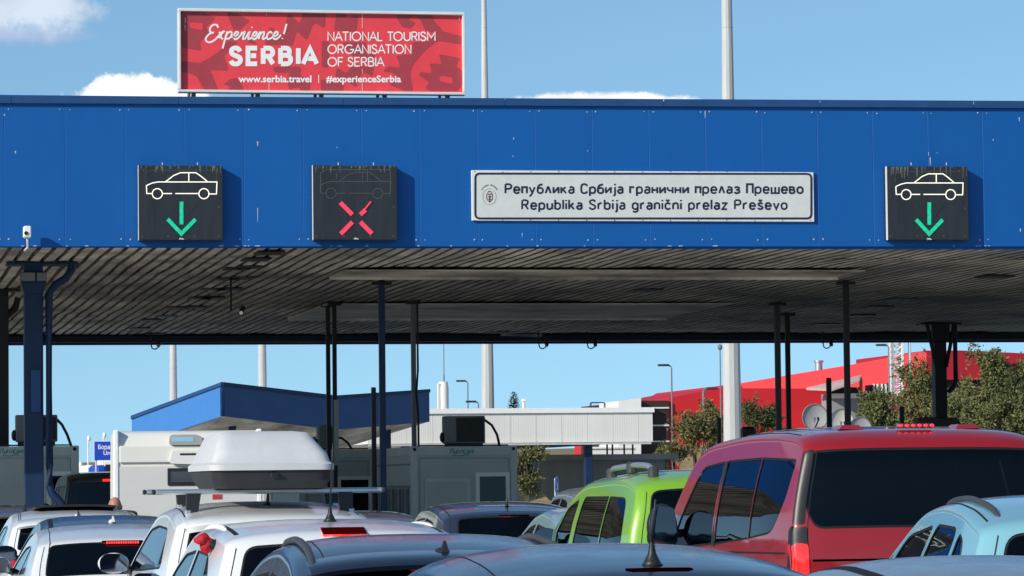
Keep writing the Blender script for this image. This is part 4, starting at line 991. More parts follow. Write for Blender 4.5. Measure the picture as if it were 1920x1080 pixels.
text('#experienceSerbia',611.5,752,154,17.5,bfn,bb,MT['letter'],'hashtag',.028)
t=MB(); strokes(t,[[(597.5,140),(597.5,155.5)]],1.3,bfn,.004); t.build('divider',MT['letter'],bb)
t=MB()
for (fz,u,v,l) in ((Z1,690,72,25),(Z1,1078,75,50),(Z1,110,145,70),(Z1,108,235,60),(Z2,503,85,190),(Z2,503,760,50),(Z2,503,930,90),(Z2,1660,145,30),(Z1,1108,930,90)): strokes(t,[[(u,v),(u+1,v+l)]],6,fz,.006)
t.build('peeled_seam',MT['hside'],bb)
t=MB()
for k in range(5):
    x_=a.x+.3+k*(b.x-a.x-.6)/4; t.box(x_-.04,x_+.04,YB2+.15,YB2+.23,8.3,a.z-.1); t.tube([(x_,YB2+.2,a.z-.3),(x_,YB2+1.5,8.36)],.03,6)
t.build('support_legs',MT['grey'],bb)
# ------------------------------------------------------------------ control booths
def booth(pxl,pxr,pyt,Y,dep,label,win,logo=True,lower=None,sidelouv=False):
    a=W(pxl,pyt,Y);b=W(pxr,pyt,Y); x0,x1,zt=a.x,b.x,a.z
    th=thing('control_booth',label,'booth',((x0+x1)/2,Y+dep/2,0),'control booths between the lanes')
    t=MB(); t.box(x0+.04,x1-.04,Y+.03,Y+dep-.03,.16,zt-.04)
    t.build('wall',MT['booth'],th)
    t=MB(); w=.16
    for xa,xb in ((x0,x0+w),(x1-w,x1)):
        for ya,yb in ((Y,Y+w),(Y+dep-w,Y+dep)): t.bbox(xa,xb,ya,yb,.14,zt,.015)
    for ya,yb in ((Y+.004,Y+.14),(Y+dep-.14,Y+dep-.004)): t.box(x0+w,x1-w,ya,yb,zt-.20,zt-.01); t.box(x0+w,x1-w,ya,yb,.14,.30)
    for xa,xb in ((x0+.004,x0+.14),(x1-.14,x1-.004)): t.box(xa,xb,Y+w,Y+dep-w,zt-.20,zt-.01); t.box(xa,xb,Y+w,Y+dep-w,.14,.30)
    t.build('frame',MT['boothf'],th)
    t=MB()
    for xx in (x0+.09,x1-.09): t.tube([(xx,Y-.004,zt-.07),(xx,Y+.01,zt-.07)],.04,8); t.tube([(xx,Y-.005,zt-.04),(xx,Y+.01,zt-.10)],.03,6)
    t.box(x0+.2,x1-.2,Y+.06,Y+.2,zt+.0,zt+.03); t.build('corner_fitting',MT['black'],th)
    fz=lambda px,py,h=0: (lambda p: Vector((p.x,Y+.03-h,p.z)))(W(px,py,Y+.03))
    t=MB(); strokes(t,[[(pxl+18,pyt+22),(pxr-16,pyt+22),(pxr-16,990)],[(pxl+17,pyt+22),(pxl+17,990)]],1.2,fz,.003); t.build('panel_joint',MT['boothdark'],th)
    if lower:
        t=MB(); p,q=fz(lower[0],lower[1]),fz(lower[2],990); t.box(p.x,q.x,Y-.01,Y+.029,q.z,p.z); o=t.build('shutter',MT['boothf'],th)
        t=MB(); t.box(p.x+.04,q.x-.08,Y-.02,Y-.0105,q.z,p.z-.06); t.build('shutter_slats',MT['booth'],o)
    if win:
        p,q=fz(win[0],win[1]),fz(win[2],win[3]); fw=.09
        t=MB(); t.box(p.x,q.x,Y-.02,Y+.028,p.z-fw,p.z); t.box(p.x,q.x,Y-.02,Y+.028,q.z,q.z+fw); t.box(p.x,p.x+fw,Y-.019,Y+.027,q.z+fw,p.z-fw); t.box(q.x-fw,q.x,Y-.019,Y+.027,q.z+fw,p.z-fw)
        o=t.build('window',MT['white'],th)
        t=MB(); t.box(p.x+fw,q.x-fw,Y+.004,Y+.010,q.z+fw,p.z-fw); t.build('pane',GD,o)
        t=MB(); t.box(p.x+fw,q.x-fw,Y+.014,Y+.026,q.z+fw,p.z-fw); t.build('blind',MT['boothdark'],o)
    if logo:
        t=MB(); lx,ly=logo
        ln=[[(0,8),(2,0),(6,0),(5,8)],[(8,3),(8,8),(11,8),(12,3)],[(14,0),(13,8)],[(13,3),(16,3)],[(18,3),(18,8)],[(21,8),(21,3),(25,3),(25,8)],[(30,0),(26,2),(26,7),(30,9)],[(32,3),(32,8),(35,8),(35,3),(32,3)],[(37,8),(37,3),(41,3),(41,8)],[(43,0),(43,8)],[(5,12),(20,13),(30,10),(36,12)]]
        strokes(t,[[(lx+u,ly+v) for u,v in l] for l in ln],1.5,lambda u,v,h=0:(lambda p: Vector((p.x,Y-.002-h*.3,p.z)))(W(u,v,Y)),.003); t.build('faint_lettering',MT['teal'],th)
    if sidelouv:
        t=MB(); xs_=x0+.04
        t.box(xs_-.03,xs_-.001,Y+.4,Y+dep-.5,zt-.95,zt-.88); t.box(xs_-.02,xs_-.001,Y+.4,Y+dep-.5,zt-.42,zt-.38)
        for k in range(15):
            y_=Y+.5+k*(dep-1.2)/14; t.box(xs_-.05-.03*(k%3==0),xs_-.001,y_,y_+.13,.3,zt-.96)
        t.build('side_slats',MT['boothdark'],th)
        t=MB(); t.box(xs_-.05,xs_-.001,Y+3.6,Y+4.9,zt-1.45,zt-1.36); t.box(xs_-.04,xs_-.001,Y+3.95,Y+4.5,.8,zt-1.46); t.build('wall_bracket',MT['boothf'],th)
    r=MB(); r.box(x0-.35,x1+.35,Y-1.5,Y+dep+1.2,-.02,.15); r.build('traffic_island',MT['kerb'])['kind']='structure'
    return th
def aircon(pxl,pxr,pyt,pyb,Y,label,hose,split=.24,dep=.42,mt='boothdark'):
    a=W(pxl,pyt,Y);b=W(pxr,pyb,Y)
    th=thing('air_conditioner',label,'air conditioner',((a.x+b.x)/2,Y+.2,b.z),'air conditioners on the booth roofs')
    t=MB(); t.bbox(a.x,b.x,Y,Y+dep,b.z,a.z,.02); t.build('casing',MT[mt],th)
    xs_=a.x+(b.x-a.x)*split; t=MB(); t.box(xs_,b.x-.03,Y-.012,Y-.001,b.z+.04,a.z-.04)
    o=t.build('fan_grille',MT['black'],th)
    t=MB(); cx,cz=(xs_+b.x)/2,(a.z+b.z)/2; rr0=min(b.x-xs_,a.z-b.z)*.40
    for k in range(5): rq=rr0*(k+1)/5; t.tube([(cx+rq*math.cos(i*math.pi/12),Y-.02,cz+rq*math.sin(i*math.pi/12)) for i in range(25)],.005,4)
    t.build('grille_rings',MT['plastic'],o)
    t=MB(); t.box(a.x+.05,b.x-.05,Y+.03,Y+.08,b.z-.09,b.z-.001); t.box(a.x+.05,b.x-.05,Y+dep-.08,Y+dep-.03,b.z-.09,b.z-.001); t.build('feet',MT['black'],th)
    t=MB(); t.sphere((a.x-.03,Y+.2,b.z+.14),.06,.1,.12,8,6); t.build('valve_cover',MT['black'],th)
    if hose:
        t=MB(); t.tube([W(u,v,Y+.1) for u,v in hose],.03,8); t.build('hose',MT['black'],th,smooth=True)
booth(-57,148,837,75,6,'grey control booth at the far left behind the blue column',(88,884,134,1010),(0,842))
booth(770,970,837,79,6,'grey control booth with a window on its right half beside the dry bush',(891,886,956,1010),(844,842),(796,898,882),True)
booth(560,706,843,87,6,'grey control booth in deep shade behind the roof box, left of the thin posts',(632,893,698,1010),None)
booth(1655,1850,832,80,6,'control booth behind the red van, hidden up to its air conditioner',None,None)
aircon(30,108,778,828,75.6,'boxy air conditioner on the far left booth roof behind the blue column',[(106,786),(116,796),(126,815),(134,838)],.55)
aircon(834,910,780,831,79.6,'dark air conditioner with a bent hose on the booth right of the thin posts',[(908,787),(922,797),(932,815),(937,838)],.28)
aircon(597,626,797,842,87.6,'narrow dark air conditioner between the roof box and the thin posts',[(624,822),(640,821),(652,830),(662,846)],.5)
aircon(1722,1797,783,826,80.6,'flat dark air conditioner just above the red van roof beside the broad column',[(1795,790),(1805,800),(1810,830)],.3,mt='black')
# odd upright posts between the booths
def post(px,pyt,Y,w,m,label,pyb=None,cap=True):
    p=W(px,pyt,Y); t=MB(); t.bbox(p.x-w/2,p.x+w/2,Y,Y+w,0,p.z,w*.18); o=t.build('steel_post',MT[m],None,org=(p.x,Y,0)); return tag(o,label,'post')
post(701,726,84,.11,'plastic','short grey steel post ending below the canopy between the paired thin columns')
post(1555,708,92,.13,'black','black post ending short of the soffit left of the slim black column')
post(1692,762,86,.11,'black','stubby black post just left of the lit brake lamp of the red van')
post(1349,783,80,.09,'black','slanting black post at the left foot of the thick pale mast')
post(1406,800,84,.33,'black','squat black box on a post at the right foot of the thick pale mast')

# ------------------------------------------------------------------ masts and lamps
def mast(px0,py0,w0,px1,py1,w1,Y,label,h=24):
    a=W(px1,py1,Y); r0=w1/2*Y/6660*.99; b=W(px0,py0,Y); r1=w0/2*Y/6660*.99; k=(r1-r0)/(b.z-a.z)
    th=thing('light_mast',label,'light mast',(a.x,Y,0),'tall pale floodlight masts')
    t=MB(); R0=r0-k*a.z; Rt=max(.06,R0+k*h); t.tube([(a.x,Y,0),(a.x,Y,h)],R0,12,True,Rt); t.build('pole',MT['steel'],th)
    zz=W(px0,52,Y).z if py0<60 else W(px1,py1-60,Y).z
    t=MB(); rq=R0+k*zz; t.tube([(a.x,Y,zz),(a.x,Y,zz+.03)],rq+.012,12); t.build('joint_collar',MT['steel'],th)
    t=MB(); t.lathe([(.2,0),(.9,0),(.9,.12),(.2,.12)],(a.x,Y,h),'z',16); o=t.build('head_frame',MT['steel'],th)
    for q in range(6): t=MB(); t.bbox(a.x+math.cos(q)*1.0-.2,a.x+math.cos(q)*1.0+.2,Y+math.sin(q)*1.0-.2,Y+math.sin(q)*1.0+.2,h-.25,h-.01,.03); t.build('floodlight',MT['grey'],o)
mast(1368,0,21,1374,820,37,125,'thickest pale floodlight mast rising right of the border name sign')
mast(910,0,10,915,770,25,192,'slim pale floodlight mast right of the red billboard',36)
mast(325,646,13,325,750,15,160,'pale mast above the left end of the small blue canopy',15.5)
mast(492,646,15,492,725,17,150,'pale mast above the middle of the small blue canopy',15)
def streetlamp(px,pyt,Y,label,side=-1,w=.05):
    p=W(px,pyt,Y); th=thing('street_lamp',label,'street lamp',(p.x,Y,0),'thin distant street lamps')
    t=MB(); t.tube([(p.x,Y,0),(p.x,Y,p.z-.05),(p.x+.05*side,Y,p.z+.05),(p.x+.5*side,Y,p.z+.12)],w,8,True,w*.6); t.build('pole',MT['grey'],th)
    t=MB(); t.bbox(p.x+side*.45-.32,p.x+side*.45+.32,Y-.12,Y+.12,p.z+.04,p.z+.16,.04); t.build('lamp_head',MT['plastic'],th)
streetlamp(1259,688,190,'street lamp in front of the dark end of the red building')
streetlamp(877,717,230,'street lamp left of the slim mast above the flat white roof')
streetlamp(1666,650,200,'street lamp just left of the red and white lattice mast')
streetlamp(1319,732,186,'low white lamp post in front of the red wall left of the thick mast',1,.09)
streetlamp(897,756,210,'tiny pale lamp at the foot of the slim mast on the flat roof')
p=W(1350,655,170); t=MB(); t.tube([(p.x,170,0),(p.x,170,p.z)],.05,6,True,.03); t.sphere((p.x,170,p.z+.1),.12,.12,.15,8,6); tag(t.build('flagpole',MT['grey'],None,org=(p.x,170,0)),'thin grey pole touching the left edge of the thickest mast','pole')
p=W(832,650,240); t=MB(); t.tube([(p.x,240,0),(p.x,240,p.z+6)],.05,6,True,.02); tag(t.build('radio_aerial',MT['grey'],None,org=(p.x,240,0)),'hair thin aerial rising behind the white stub tower','aerial')
# white stub tower
a=W(818,716,235);b=W(842,770,235); cx=(a.x+b.x)/2; th=thing('white_tower','white stub tower with small aerials above the flat white roof','tower',(cx,235,0))
t=MB(); t.tube([(cx+.05,235,0),(cx+.05,235,a.z-.4),(cx+.05,235,a.z)],[.36,.36,.30],14); t.build('shaft',MT['letter'],th,smooth='auto')
t=MB(); t.bbox(cx-.40,cx-.22,234.7,234.9,a.z-2.2,a.z-.1,.03); t.build('antenna_panel',MT['white'],th)
t=MB(); t.tube([(cx+.1,235,a.z),(cx+.1,235,a.z+.5)],.05,6); t.build('stub_aerial',MT['grey'],th)
# lattice mast
a=W(1680,640,210); th=thing('lattice_mast','slender red and white lattice mast in front of the bright red wall','mast',(a.x,210,0))
hw_=.30; H_=a.z+8
for k in range(16):
    z0,z1=H_*k/16,H_*(k+1)/16; t=MB()
    for sx in (-1,1):
        for sy in (-1,1): t.box(a.x+sx*hw_-.06,a.x+sx*hw_+.06,210+sy*hw_-.06,210+sy*hw_+.06,z0,z1)
    for q in range(3):
        za,zb_=z0+(z1-z0)*q/3,z0+(z1-z0)*(q+1)/3
        for sy in (-1,1): t.tube([(a.x-hw_,210+sy*hw_,za),(a.x+hw_,210+sy*hw_,zb_)],.045,4); t.box(a.x-hw_,a.x+hw_,210+sy*hw_-.02,210+sy*hw_+.02,za-.02,za+.02)
        for sx in (-1,1): t.tube([(a.x+sx*hw_,210-hw_,zb_),(a.x+sx*hw_,210+hw_,za)],.025,4)
    t.build('mast_section',MT['letter'] if k%4!=1 else MT['mastred'],th)
t=MB(); t.box(a.x+.30,a.x+.62,209.8,210.2,0,a.z-4.0); t.build('cable_ladder',MT['mastred'],th)
t=MB(); t.tube([(a.x+.85,210,a.z-3.6),(a.x+.85,210,H_)],.09,8); t.tube([(a.x,210,a.z-2),(a.x+.85,210,a.z-2)],.03,5); t.build('antenna_panel',MT['letter'],th)

# ------------------------------------------------------------------ small blue canopy beyond
Yc=128.; a=W(417,720,Yc); ph=R(38); ex=Vector((math.cos(ph),math.sin(ph),0)); ey=Vector((-math.sin(ph),math.cos(ph),0))
sc=FPX/130.0
th=thing('small_canopy','smaller blue canopy with a dipping roof line beyond the caravan','canopy',(a.x,Yc,0))
def online(px,py,o,d):      # point of the vertical plane through o along d
    n=Vector((-d.y,d.x,0)); r_=ray(px,py); k=(o-Vector((0,0,EYE))).dot(n)/r_.dot(n); return Vector((0,0,EYE))+r_*k
o=Vector((a.x,Yc,0))
tp=[online(px,py,o,ex) for px,py in ((417,720),(630,745),(805,733))]; bt=[online(px,py,o,ex) for px,py in ((420,780),(630,806),(805,791))]
tl=[online(px,py,o,ey) for px,py in ((417,720),(247,783))]; bl=[online(px,py,o,ey) for px,py in ((420,780),(247,836))]
bt[0].x,bt[0].y=tp[0].x,tp[0].y; bl[0]=bt[0].copy()
for i in (1,2): bt[i].x,bt[i].y=tp[i].x,tp[i].y
bl[1].x,bl[1].y=tl[1].x,tl[1].y
t=MB(); n_=Vector((math.sin(ph),-math.cos(ph),0))
def slab(t,P,Q,nrm,th_=.12):
    for i in range(len(P)-1):
        A=[P[i],P[i+1],Q[i+1],Q[i]]; t.add(A+[q-nrm*th_ for q in A],[(0,1,2,3),(7,6,5,4),(0,4,5,1),(1,5,6,2),(2,6,7,3),(3,7,4,0)])
slab(t,tp,bt,n_); t.build('front_fascia',MT['coping'],th)  # front in a darker blue than the side, its shade put into the colour
t=MB(); slab(t,tl,bl,-ex); t.build('side_fascia',mat('sunlit_fascia_blue',(.05,.20,.52),.4,.4,var=.05),th)  # lighter blue for the sunlit side, the sunlight is in the colour
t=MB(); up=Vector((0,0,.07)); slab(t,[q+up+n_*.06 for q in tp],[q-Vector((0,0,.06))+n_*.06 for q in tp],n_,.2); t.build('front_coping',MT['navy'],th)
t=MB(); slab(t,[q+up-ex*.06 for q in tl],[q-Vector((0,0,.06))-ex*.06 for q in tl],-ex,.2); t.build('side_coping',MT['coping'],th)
D=(tl[1]-tl[0]); t=MB()
for i in range(2):
    A=[bt[i]+Vector((0,0,.02)),bt[i+1]+Vector((0,0,.02))]; Dv=bl[1]-bl[0]; t.add(A+[A[1]+Dv,A[0]+Dv],[(0,1,2,3)])
t.build('underside',MT['soffit_panel'],th)
t=MB()
for i in range(2): A=[tp[i],tp[i+1]]; t.add(A+[A[1]+D,A[0]+D],[(0,1,2,3)])
t.build('roof',MT['grey'],th)
for k,(u,v) in enumerate(((.15,.25),(.55,.3),(.9,.25),(.5,.8))):
    q=tp[0].lerp(tp[2],u)+D*v; t=MB(); t.bbox(q.x-.13,q.x+.13,q.y-.13,q.y+.13,0,q.z-.5,.02); t.build('column',MT['navy'],th)

# ------------------------------------------------------------------ flat white roof and concrete block
Yw=140.; a=W(690,770,Yw);b=W(1224,828,Yw); th=thing('flat_roof_shelter','long flat white panelled roof on blue columns beyond the booths','shelter',((a.x+b.x)/2,Yw,0))
t=MB(); t.box(a.x,b.x,Yw,Yw+46,b.z,a.z); t.build('roof_slab',MT['whitewall'],th)
t=MB(); t.box(a.x-.1,b.x+.06,Yw-.10,Yw-.003,a.z-.14,a.z+.06); t.build('coping',MT['letter'],th)
t=MB(); t.box(a.x,b.x-.1,Yw-.16,Yw-.003,b.z-.10,b.z-.02); t.build('gutter',MT['steel'],th)
t=MB(); pt=(W(1222,800,Yw).x-W(958,800,Yw).x)/5.5
for k in range(12):
    x_=W(1197,800,Yw).x-k*pt
    if x_>a.x: t.box(x_-.012,x_+.012,Yw-.006,Yw-.001,b.z,a.z-.15)
for k in range(120):
    x_=a.x+(b.x-a.x)*k/120; t.box(x_-.004,x_+.004,Yw-.0035,Yw-.0005,b.z,a.z-.15)
t.build('panel_joint',mat('panel_joint_grey',(.58,.57,.54),.8,.2),th)
for px in (1103,760,1000): x_=W(px,850,Yw+.5).x; t=MB(); t.bbox(x_-.16,x_+.16,Yw+.4,Yw+.72,0,b.z-.001,.02); t.build('column',MT['navy'],th)
# railing loop and conifer stub on that roof
p=W(1122,770,Yw+4); t=MB()
for dx,dy in ((-.35,0),(-.2,.5)):
    t.tube([(p.x+dx,Yw+4+dy,a.z),(p.x+dx,Yw+4+dy,a.z+.32),(p.x+dx+.05,Yw+4+dy,a.z+.36),(p.x+dx+.55,Yw+4+dy,a.z+.36),(p.x+dx+.6,Yw+4+dy,a.z+.32),(p.x+dx+.6,Yw+4+dy,a.z)],.02,6)
tag(t.build('ladder_hoop',MT['black'],None,org=(p.x,Yw+4,a.z)),'dark tubular ladder hoop standing on the flat white roof','railing')
p=W(995,765,Yw+6); t=MB(); t.sphere((p.x,Yw+6,a.z),.32,.32,.16,12,8); t.tube([(p.x,Yw+6,a.z-.02),(p.x,Yw+6,a.z+.02)],.36,12); tag(t.build('roof_vent',MT['black'],None,org=(p.x,Yw+6,a.z)),'small dark dome vent on the flat white roof','vent')
p=W(982,748,Yw+6); t=MB(); t.tube([(p.x,Yw+6,a.z),(p.x,Yw+6,p.z)],.06,8); t.bbox(p.x-.09,p.x+.09,Yw+5.9,Yw+6.1,p.z-.12,p.z,.02); tag(t.build('vent_pipe',MT['letter'],None,org=(p.x,Yw+6,a.z)),'white vent pipe on the flat roof beside the conifer','pipe')
Yk=147.; a=W(1010,848,Yk);b=W(1262,856,Yk); th=thing('concrete_block','low windowless concrete block with an overhanging slab roof under the flat white roof','building',((a.x+b.x)/2,Yk,0))
t=MB(); t.box(a.x,b.x-.35,Yk,Yk+14,0,b.z-.12); t.build('wall',MT['concrete'],th)
t=MB(); t.box(a.x-.2,b.x+.12,Yk-.45,Yk+14.4,b.z-.118,b.z+.12); t.build('slab_roof',MT['concrete'],th)
t=MB()
for px in (1028,1088,1135,1190): x_=W(px,900,Yk).x; t.box(x_-.02,x_+.02,Yk-.006,Yk-.001,0,b.z-.13)
t.build('wall_joint',MT['grey'],th)
t=MB()
for px in (1138,1148,1170,1186): x_=W(px,850,Yk+8).x; t.box(x_-.03,x_+.03,Yk+7.9,Yk+8.0,b.z+.12,b.z+.85)
t.build('roof_props',MT['black'],th)
# bright wall seen through the gap
a=W(1100,838,189);b=W(1192,862,189); t=MB(); t.box(a.x,b.x,189,189.3,0,a.z); t.box(a.x,b.x,188.9,188.997,a.z-.1,a.z-.02); tag(t.build('white_wall',MT['letter'],None,org=((a.x+b.x)/2,189,0)),'bright white wall glimpsed between the flat white roof and the concrete block','wall')

# ------------------------------------------------------------------ red building at the right
Yr=225.; 
def X(px,Y): return W(px,700,Y).x
def Z(px,py,Y): return W(px,py,Y).z
th=thing('red_building','huge bright red hall with a dark brown end and sloping roof beyond the lanes','building',(X(1500,Yr),Yr,0))
def wallpoly(name,pts,Y,m,dep=12,Yf=None):
    P=[(W(u,v,Y).x,W(u,v,Y).z) for u,v in pts]; P=[(x_,max(-1,z_)) for x_,z_ in P]
    t=MB(); t.prism(P,lambda u,v,w:Vector((u,Y+w,v)),dep); return t.build(name,m,th)
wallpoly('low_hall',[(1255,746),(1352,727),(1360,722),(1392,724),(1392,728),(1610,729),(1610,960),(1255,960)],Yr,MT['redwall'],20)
wallpoly('brown_end',[(1196,751),(1254.6,751),(1254.6,960),(1196,960)],Yr-.3,MT['brown'],18)
o=wallpoly('white_stair_block',[(1160,752),(1160.5,752),(1202,746),(1202,960),(1160,960)],Yr-1.5,MT['letter'],6)
t=MB()
for v in (765,798,828): p,q=W(1196,v,Yr-.31),W(1254,v,Yr-.31); t.box(p.x,q.x,Yr-.40,Yr-.303,p.z-.05,p.z+.05)
t.build('brown_end_joint',MT['white'],th)
# high hall: its face is turned towards the sun
P0=W(1385,719,Yr+30); P1=W(1738,657,Yr+18)
d_=(P1-P0); d_.z=0; d_.normalize()
def hp(px,py): return online(px,py,Vector((P0.x,P0.y,0)),d_)
ring=[hp(1385,719),hp(1480,703),hp(1600,683),hp(1738,657),hp(1738,735),hp(1660,760),hp(1560,800),hp(1385,800)]
nb=Vector((-d_.y,d_.x,0))*14; n=len(ring); t=MB(); tri=tessellate_polygon([[Vector((q.dot(d_),q.z,0)) for q in ring]])
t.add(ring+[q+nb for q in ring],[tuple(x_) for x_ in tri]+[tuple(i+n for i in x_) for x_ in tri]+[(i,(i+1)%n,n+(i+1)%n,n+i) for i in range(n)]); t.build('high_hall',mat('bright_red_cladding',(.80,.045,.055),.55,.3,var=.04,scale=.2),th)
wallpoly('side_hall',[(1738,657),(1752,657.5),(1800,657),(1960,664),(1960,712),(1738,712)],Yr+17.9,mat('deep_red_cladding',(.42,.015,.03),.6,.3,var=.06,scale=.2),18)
wallpoly('glass_band',[(1738,713),(1960,713),(1960,760),(1738,760)],Yr+18.5,MT['brown'],8)
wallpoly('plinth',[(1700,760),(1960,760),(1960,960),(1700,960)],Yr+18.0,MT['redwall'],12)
wallpoly('grey_annexe',[(1556,738),(1690,737),(1690,960),(1556,960)],Yr-2,MT['greywall'],5)
wallpoly('annexe_coping',[(1556,738),(1692,737),(1692,746),(1556,747)],Yr-2.3,MT['letter'],.298)
wallpoly('window_band',[(1560,726),(1612,726),(1612,737.5),(1560,737.5)],Yr-1.6,MT['brown'],1)
wallpoly('window_band',[(1630,722),(1672,718),(1672,737),(1630,737.5)],Yr-1.6,MT['brown'],1)
t=MB()
for px in (1638,1645,1653,1660): p=W(px,720,Yr-1.65); q=W(px,737,Yr-1.65); t.box(p.x-.06,p.x+.06,Yr-1.75,Yr-1.65,q.z,p.z)
t.build('window_mullion',MT['letter'],th)
# pale awning roof in front of the windows
A=[W(1512,727,Yr-1),W(1615,703,Yr-1),W(1612,710,Yr-5),W(1560,729,Yr-5)]; t=MB(); t.add(A+[q-Vector((0,0,.15)) for q in A],[(0,1,2,3),(7,6,5,4),(0,4,5,1),(1,5,6,2),(2,6,7,3),(3,7,4,0)]); t.build('awning',mat('pale_awning',(.55,.40,.38),.7,.3),th)
t=MB(); A=W(1614,706,Yr-3.5); B=W(1614,738,Yr-3.5); t.box(A.x-.08,A.x+.08,Yr-3.6,Yr-3.4,B.z,A.z); t.build('awning_post',MT['mastred'],th)
p=hp(1556,686); t=MB(); t.tube([p+Vector((0,3,-1)),p+Vector((0,3,.35))],.28,12); t.tube([p+Vector((0,3,.35)),p+Vector((0,3,.5))],.36,12); t.build('roof_flue',MT['alu'],th,smooth='auto')
p=W(1740,757,Yr-1)
# far red ridge behind the white block
a=W(1112,772,260);b=W(1162,764,260); t=MB(); t.prism([(a.x,-1),(b.x+6,-1),(b.x+6,b.z),(b.x,b.z),(a.x+.3,a.z)],lambda u,v,w:Vector((u,260+w,v)),8); tag(t.build('red_shed',MT['redwall'],None,org=(a.x,260,0)),'sliver of a red roof left of the white stair block','building')

# ------------------------------------------------------------------ satellite dishes
def dish(px,py,rpx,Y,m,label,az=0,rim=True):
    c=W(px,py,Y); r=rpx*Y/6660; th=thing('satellite_dish',label,'satellite dish',(c.x,Y,0),'satellite dishes behind the red van')
    t=MB(); t.lathe([(0,.20*r),(r*.35,.17*r),(r*.7,.09*r),(r,-.02),(r,-.06),(r*.7,.05*r),(0,.15*r)][:4],(c.x,Y,c.z),'y',32); o=t.build('reflector',MT[m],th,smooth=True)
    t=MB(); t.tube([(c.x+r*math.cos(k*math.pi/20),Y-.02,c.z+r*math.sin(k*math.pi/20)) for k in range(41)],.03,6); t.build('rim',MT['grey'],o,smooth=True)
    t=MB(); t.tube([(c.x,Y+.1*r,c.z-r*.9),(c.x+.05,Y-r*.7,c.z-.25*r)],.035,6); t.tube([(c.x+.05,Y-r*.7,c.z-.28*r),(c.x+.02,Y-r*.72,c.z-.02*r)],.05,6); t.build('feed_arm',MT['black'],th)
    t=MB(); t.tube([(c.x,Y+.3*r,0),(c.x,Y+.3*r,c.z)],.09,8); t.build('stand',MT['grey'],th)
dish(1528,782,25,150,'dish','largest grey satellite dish left of the slim black posts')
dish(1578,790,24,156,'dishw','cream satellite dish between the two slim black posts')
dish(1613,803,22,148,'dish','low grey satellite dish right of the slim black column')

# ------------------------------------------------------------------ trees and bushes
def foliage(mb,c,rx,ry,rz,n,ls,clumps=9,seed=0,dens=.55):
    q=random.Random(seed); cl=[]
    for k in range(clumps):
        v=Vector((q.gauss(0,1),q.gauss(0,1),q.gauss(0,1))).normalized()*q.uniform(.2,.95); cl.append((Vector((v.x*rx,v.y*ry,v.z*rz)),q.uniform(.22,.55)))
    spr=[]
    for o,s_ in cl:
        for k in range(16):
            d=(o.normalized()*.7+Vector((q.gauss(0,.6),q.gauss(0,.6),q.gauss(.35,.5)))).normalized(); b0=o+Vector((q.gauss(0,.45)*rx*s_,q.gauss(0,.45)*ry*s_,q.gauss(0,.45)*rz*s_)); spr.append((b0,d,q.uniform(.25,.75)*min(rx,rz)*.55))
    for k in range(n):
        b0,d,l_=spr[q.randrange(len(spr))]; u=q.random()
        p=Vector(c)+b0+d*l_*u+Vector((q.gauss(0,1),q.gauss(0,1),q.gauss(0,1)))*ls*(.25+.9*(1-u))
        if p.z<.1: p.z=.1+q.random()*.4
        a=(d*.6+Vector((q.gauss(0,.8),q.gauss(0,.8),q.gauss(0,.8)-.1))).normalized(); b=a.cross(Vector((q.gauss(0,1),q.gauss(0,1),q.gauss(0,1)))).normalized(); l=ls*q.uniform(.5,1.5); w_=l*.22
        mb.add([p,p+a*l*.5+b*w_,p+a*l,p+a*l*.5-b*w_],[(0,1,2,3)])
    return cl
def tree(name,px,pyt,pyb,wpx,Y,label,m,n,ls=.32,cat='tree',trunk=True,seed=1,clumps=12,group=None):
    c=W(px,(pyt+pyb)/2,Y); rx=wpx/2*Y/6660*1.12; rz=(pyb-pyt)/2*Y/6660
    th=thing(name,label,cat,(c.x,Y,0),group)
    mb=MB(); cl=foliage(mb,c,rx,rx*.9,rz,n,ls,clumps,seed); mb.build('crown',m,th)
    t=MB(); q=random.Random(seed)
    base=Vector((c.x,Y,-.05)); top=Vector((c.x+q.uniform(-.2,.2)*rx,Y,c.z+rz*.4)); r0=.05+.035*rz
    t.tube([base,base.lerp(top,.4)+Vector((.08,0,0)),top],r0,7,True,r0*.3)
    for o,s_ in cl: st=base.lerp(top,q.uniform(.25,.8)); e=Vector(c)+o; t.tube([st,st.lerp(e,.5)+Vector((0,0,.1)),e],r0*.4,5,True,r0*.08)
    t.build('trunk',MT['bark'],th)
TG='scattered olive trees before the red building'
tree('olive_tree',1868,640,812,150,160,'tall olive tree filling the right edge below the canopy',LEAF,13520,0.18,seed=3,clumps=16,group=TG)
tree('olive_tree',1905,690,840,110,150,'darkest dense tree at the extreme right edge',LEAF2,8320,0.16,seed=4,clumps=12,group=TG)
tree('olive_tree',1820,705,825,90,165,'yellowish thin tree just right of the broad black column',LEAF3,6240,0.16,seed=5,clumps=11,group=TG)
tree('olive_tree',1722,672,812,84,175,'loose tree between the lattice mast and the broad black column',LEAF,6240,0.16,seed=6,clumps=12,group=TG)
tree('olive_tree',1650,722,815,90,165,'round olive tree in front of the grey annexe and the dishes',LEAF,6760,0.16,seed=7,clumps=11,group=TG)
tree('dry_bush',1305,756,862,88,175,'dry feathery bush in front of the red wall left of the thick mast',LEAF3,6760,0.16,'bush',seed=8,clumps=12)
tree('dry_bush',1340,745,845,50,180,'upright dry bush directly left of the thickest mast',LEAF3,3380,0.15,'bush',seed=18,clumps=9)
tree('dry_bush',1420,742,822,75,178,'dark bush right of the thickest mast against the red wall',LEAF2,4420,0.15,'bush',seed=9,clumps=10)
tree('dry_bush',1262,828,868,70,172,'low scrub above the slab roof of the concrete block',LEAF3,2340,0.13,'bush',seed=10,clumps=8)
tree('dry_bush',1385,752,790,60,182,'sparse reddish twigs behind the thickest mast',LEAF3,676,0.13,'bush',seed=21,clumps=8)
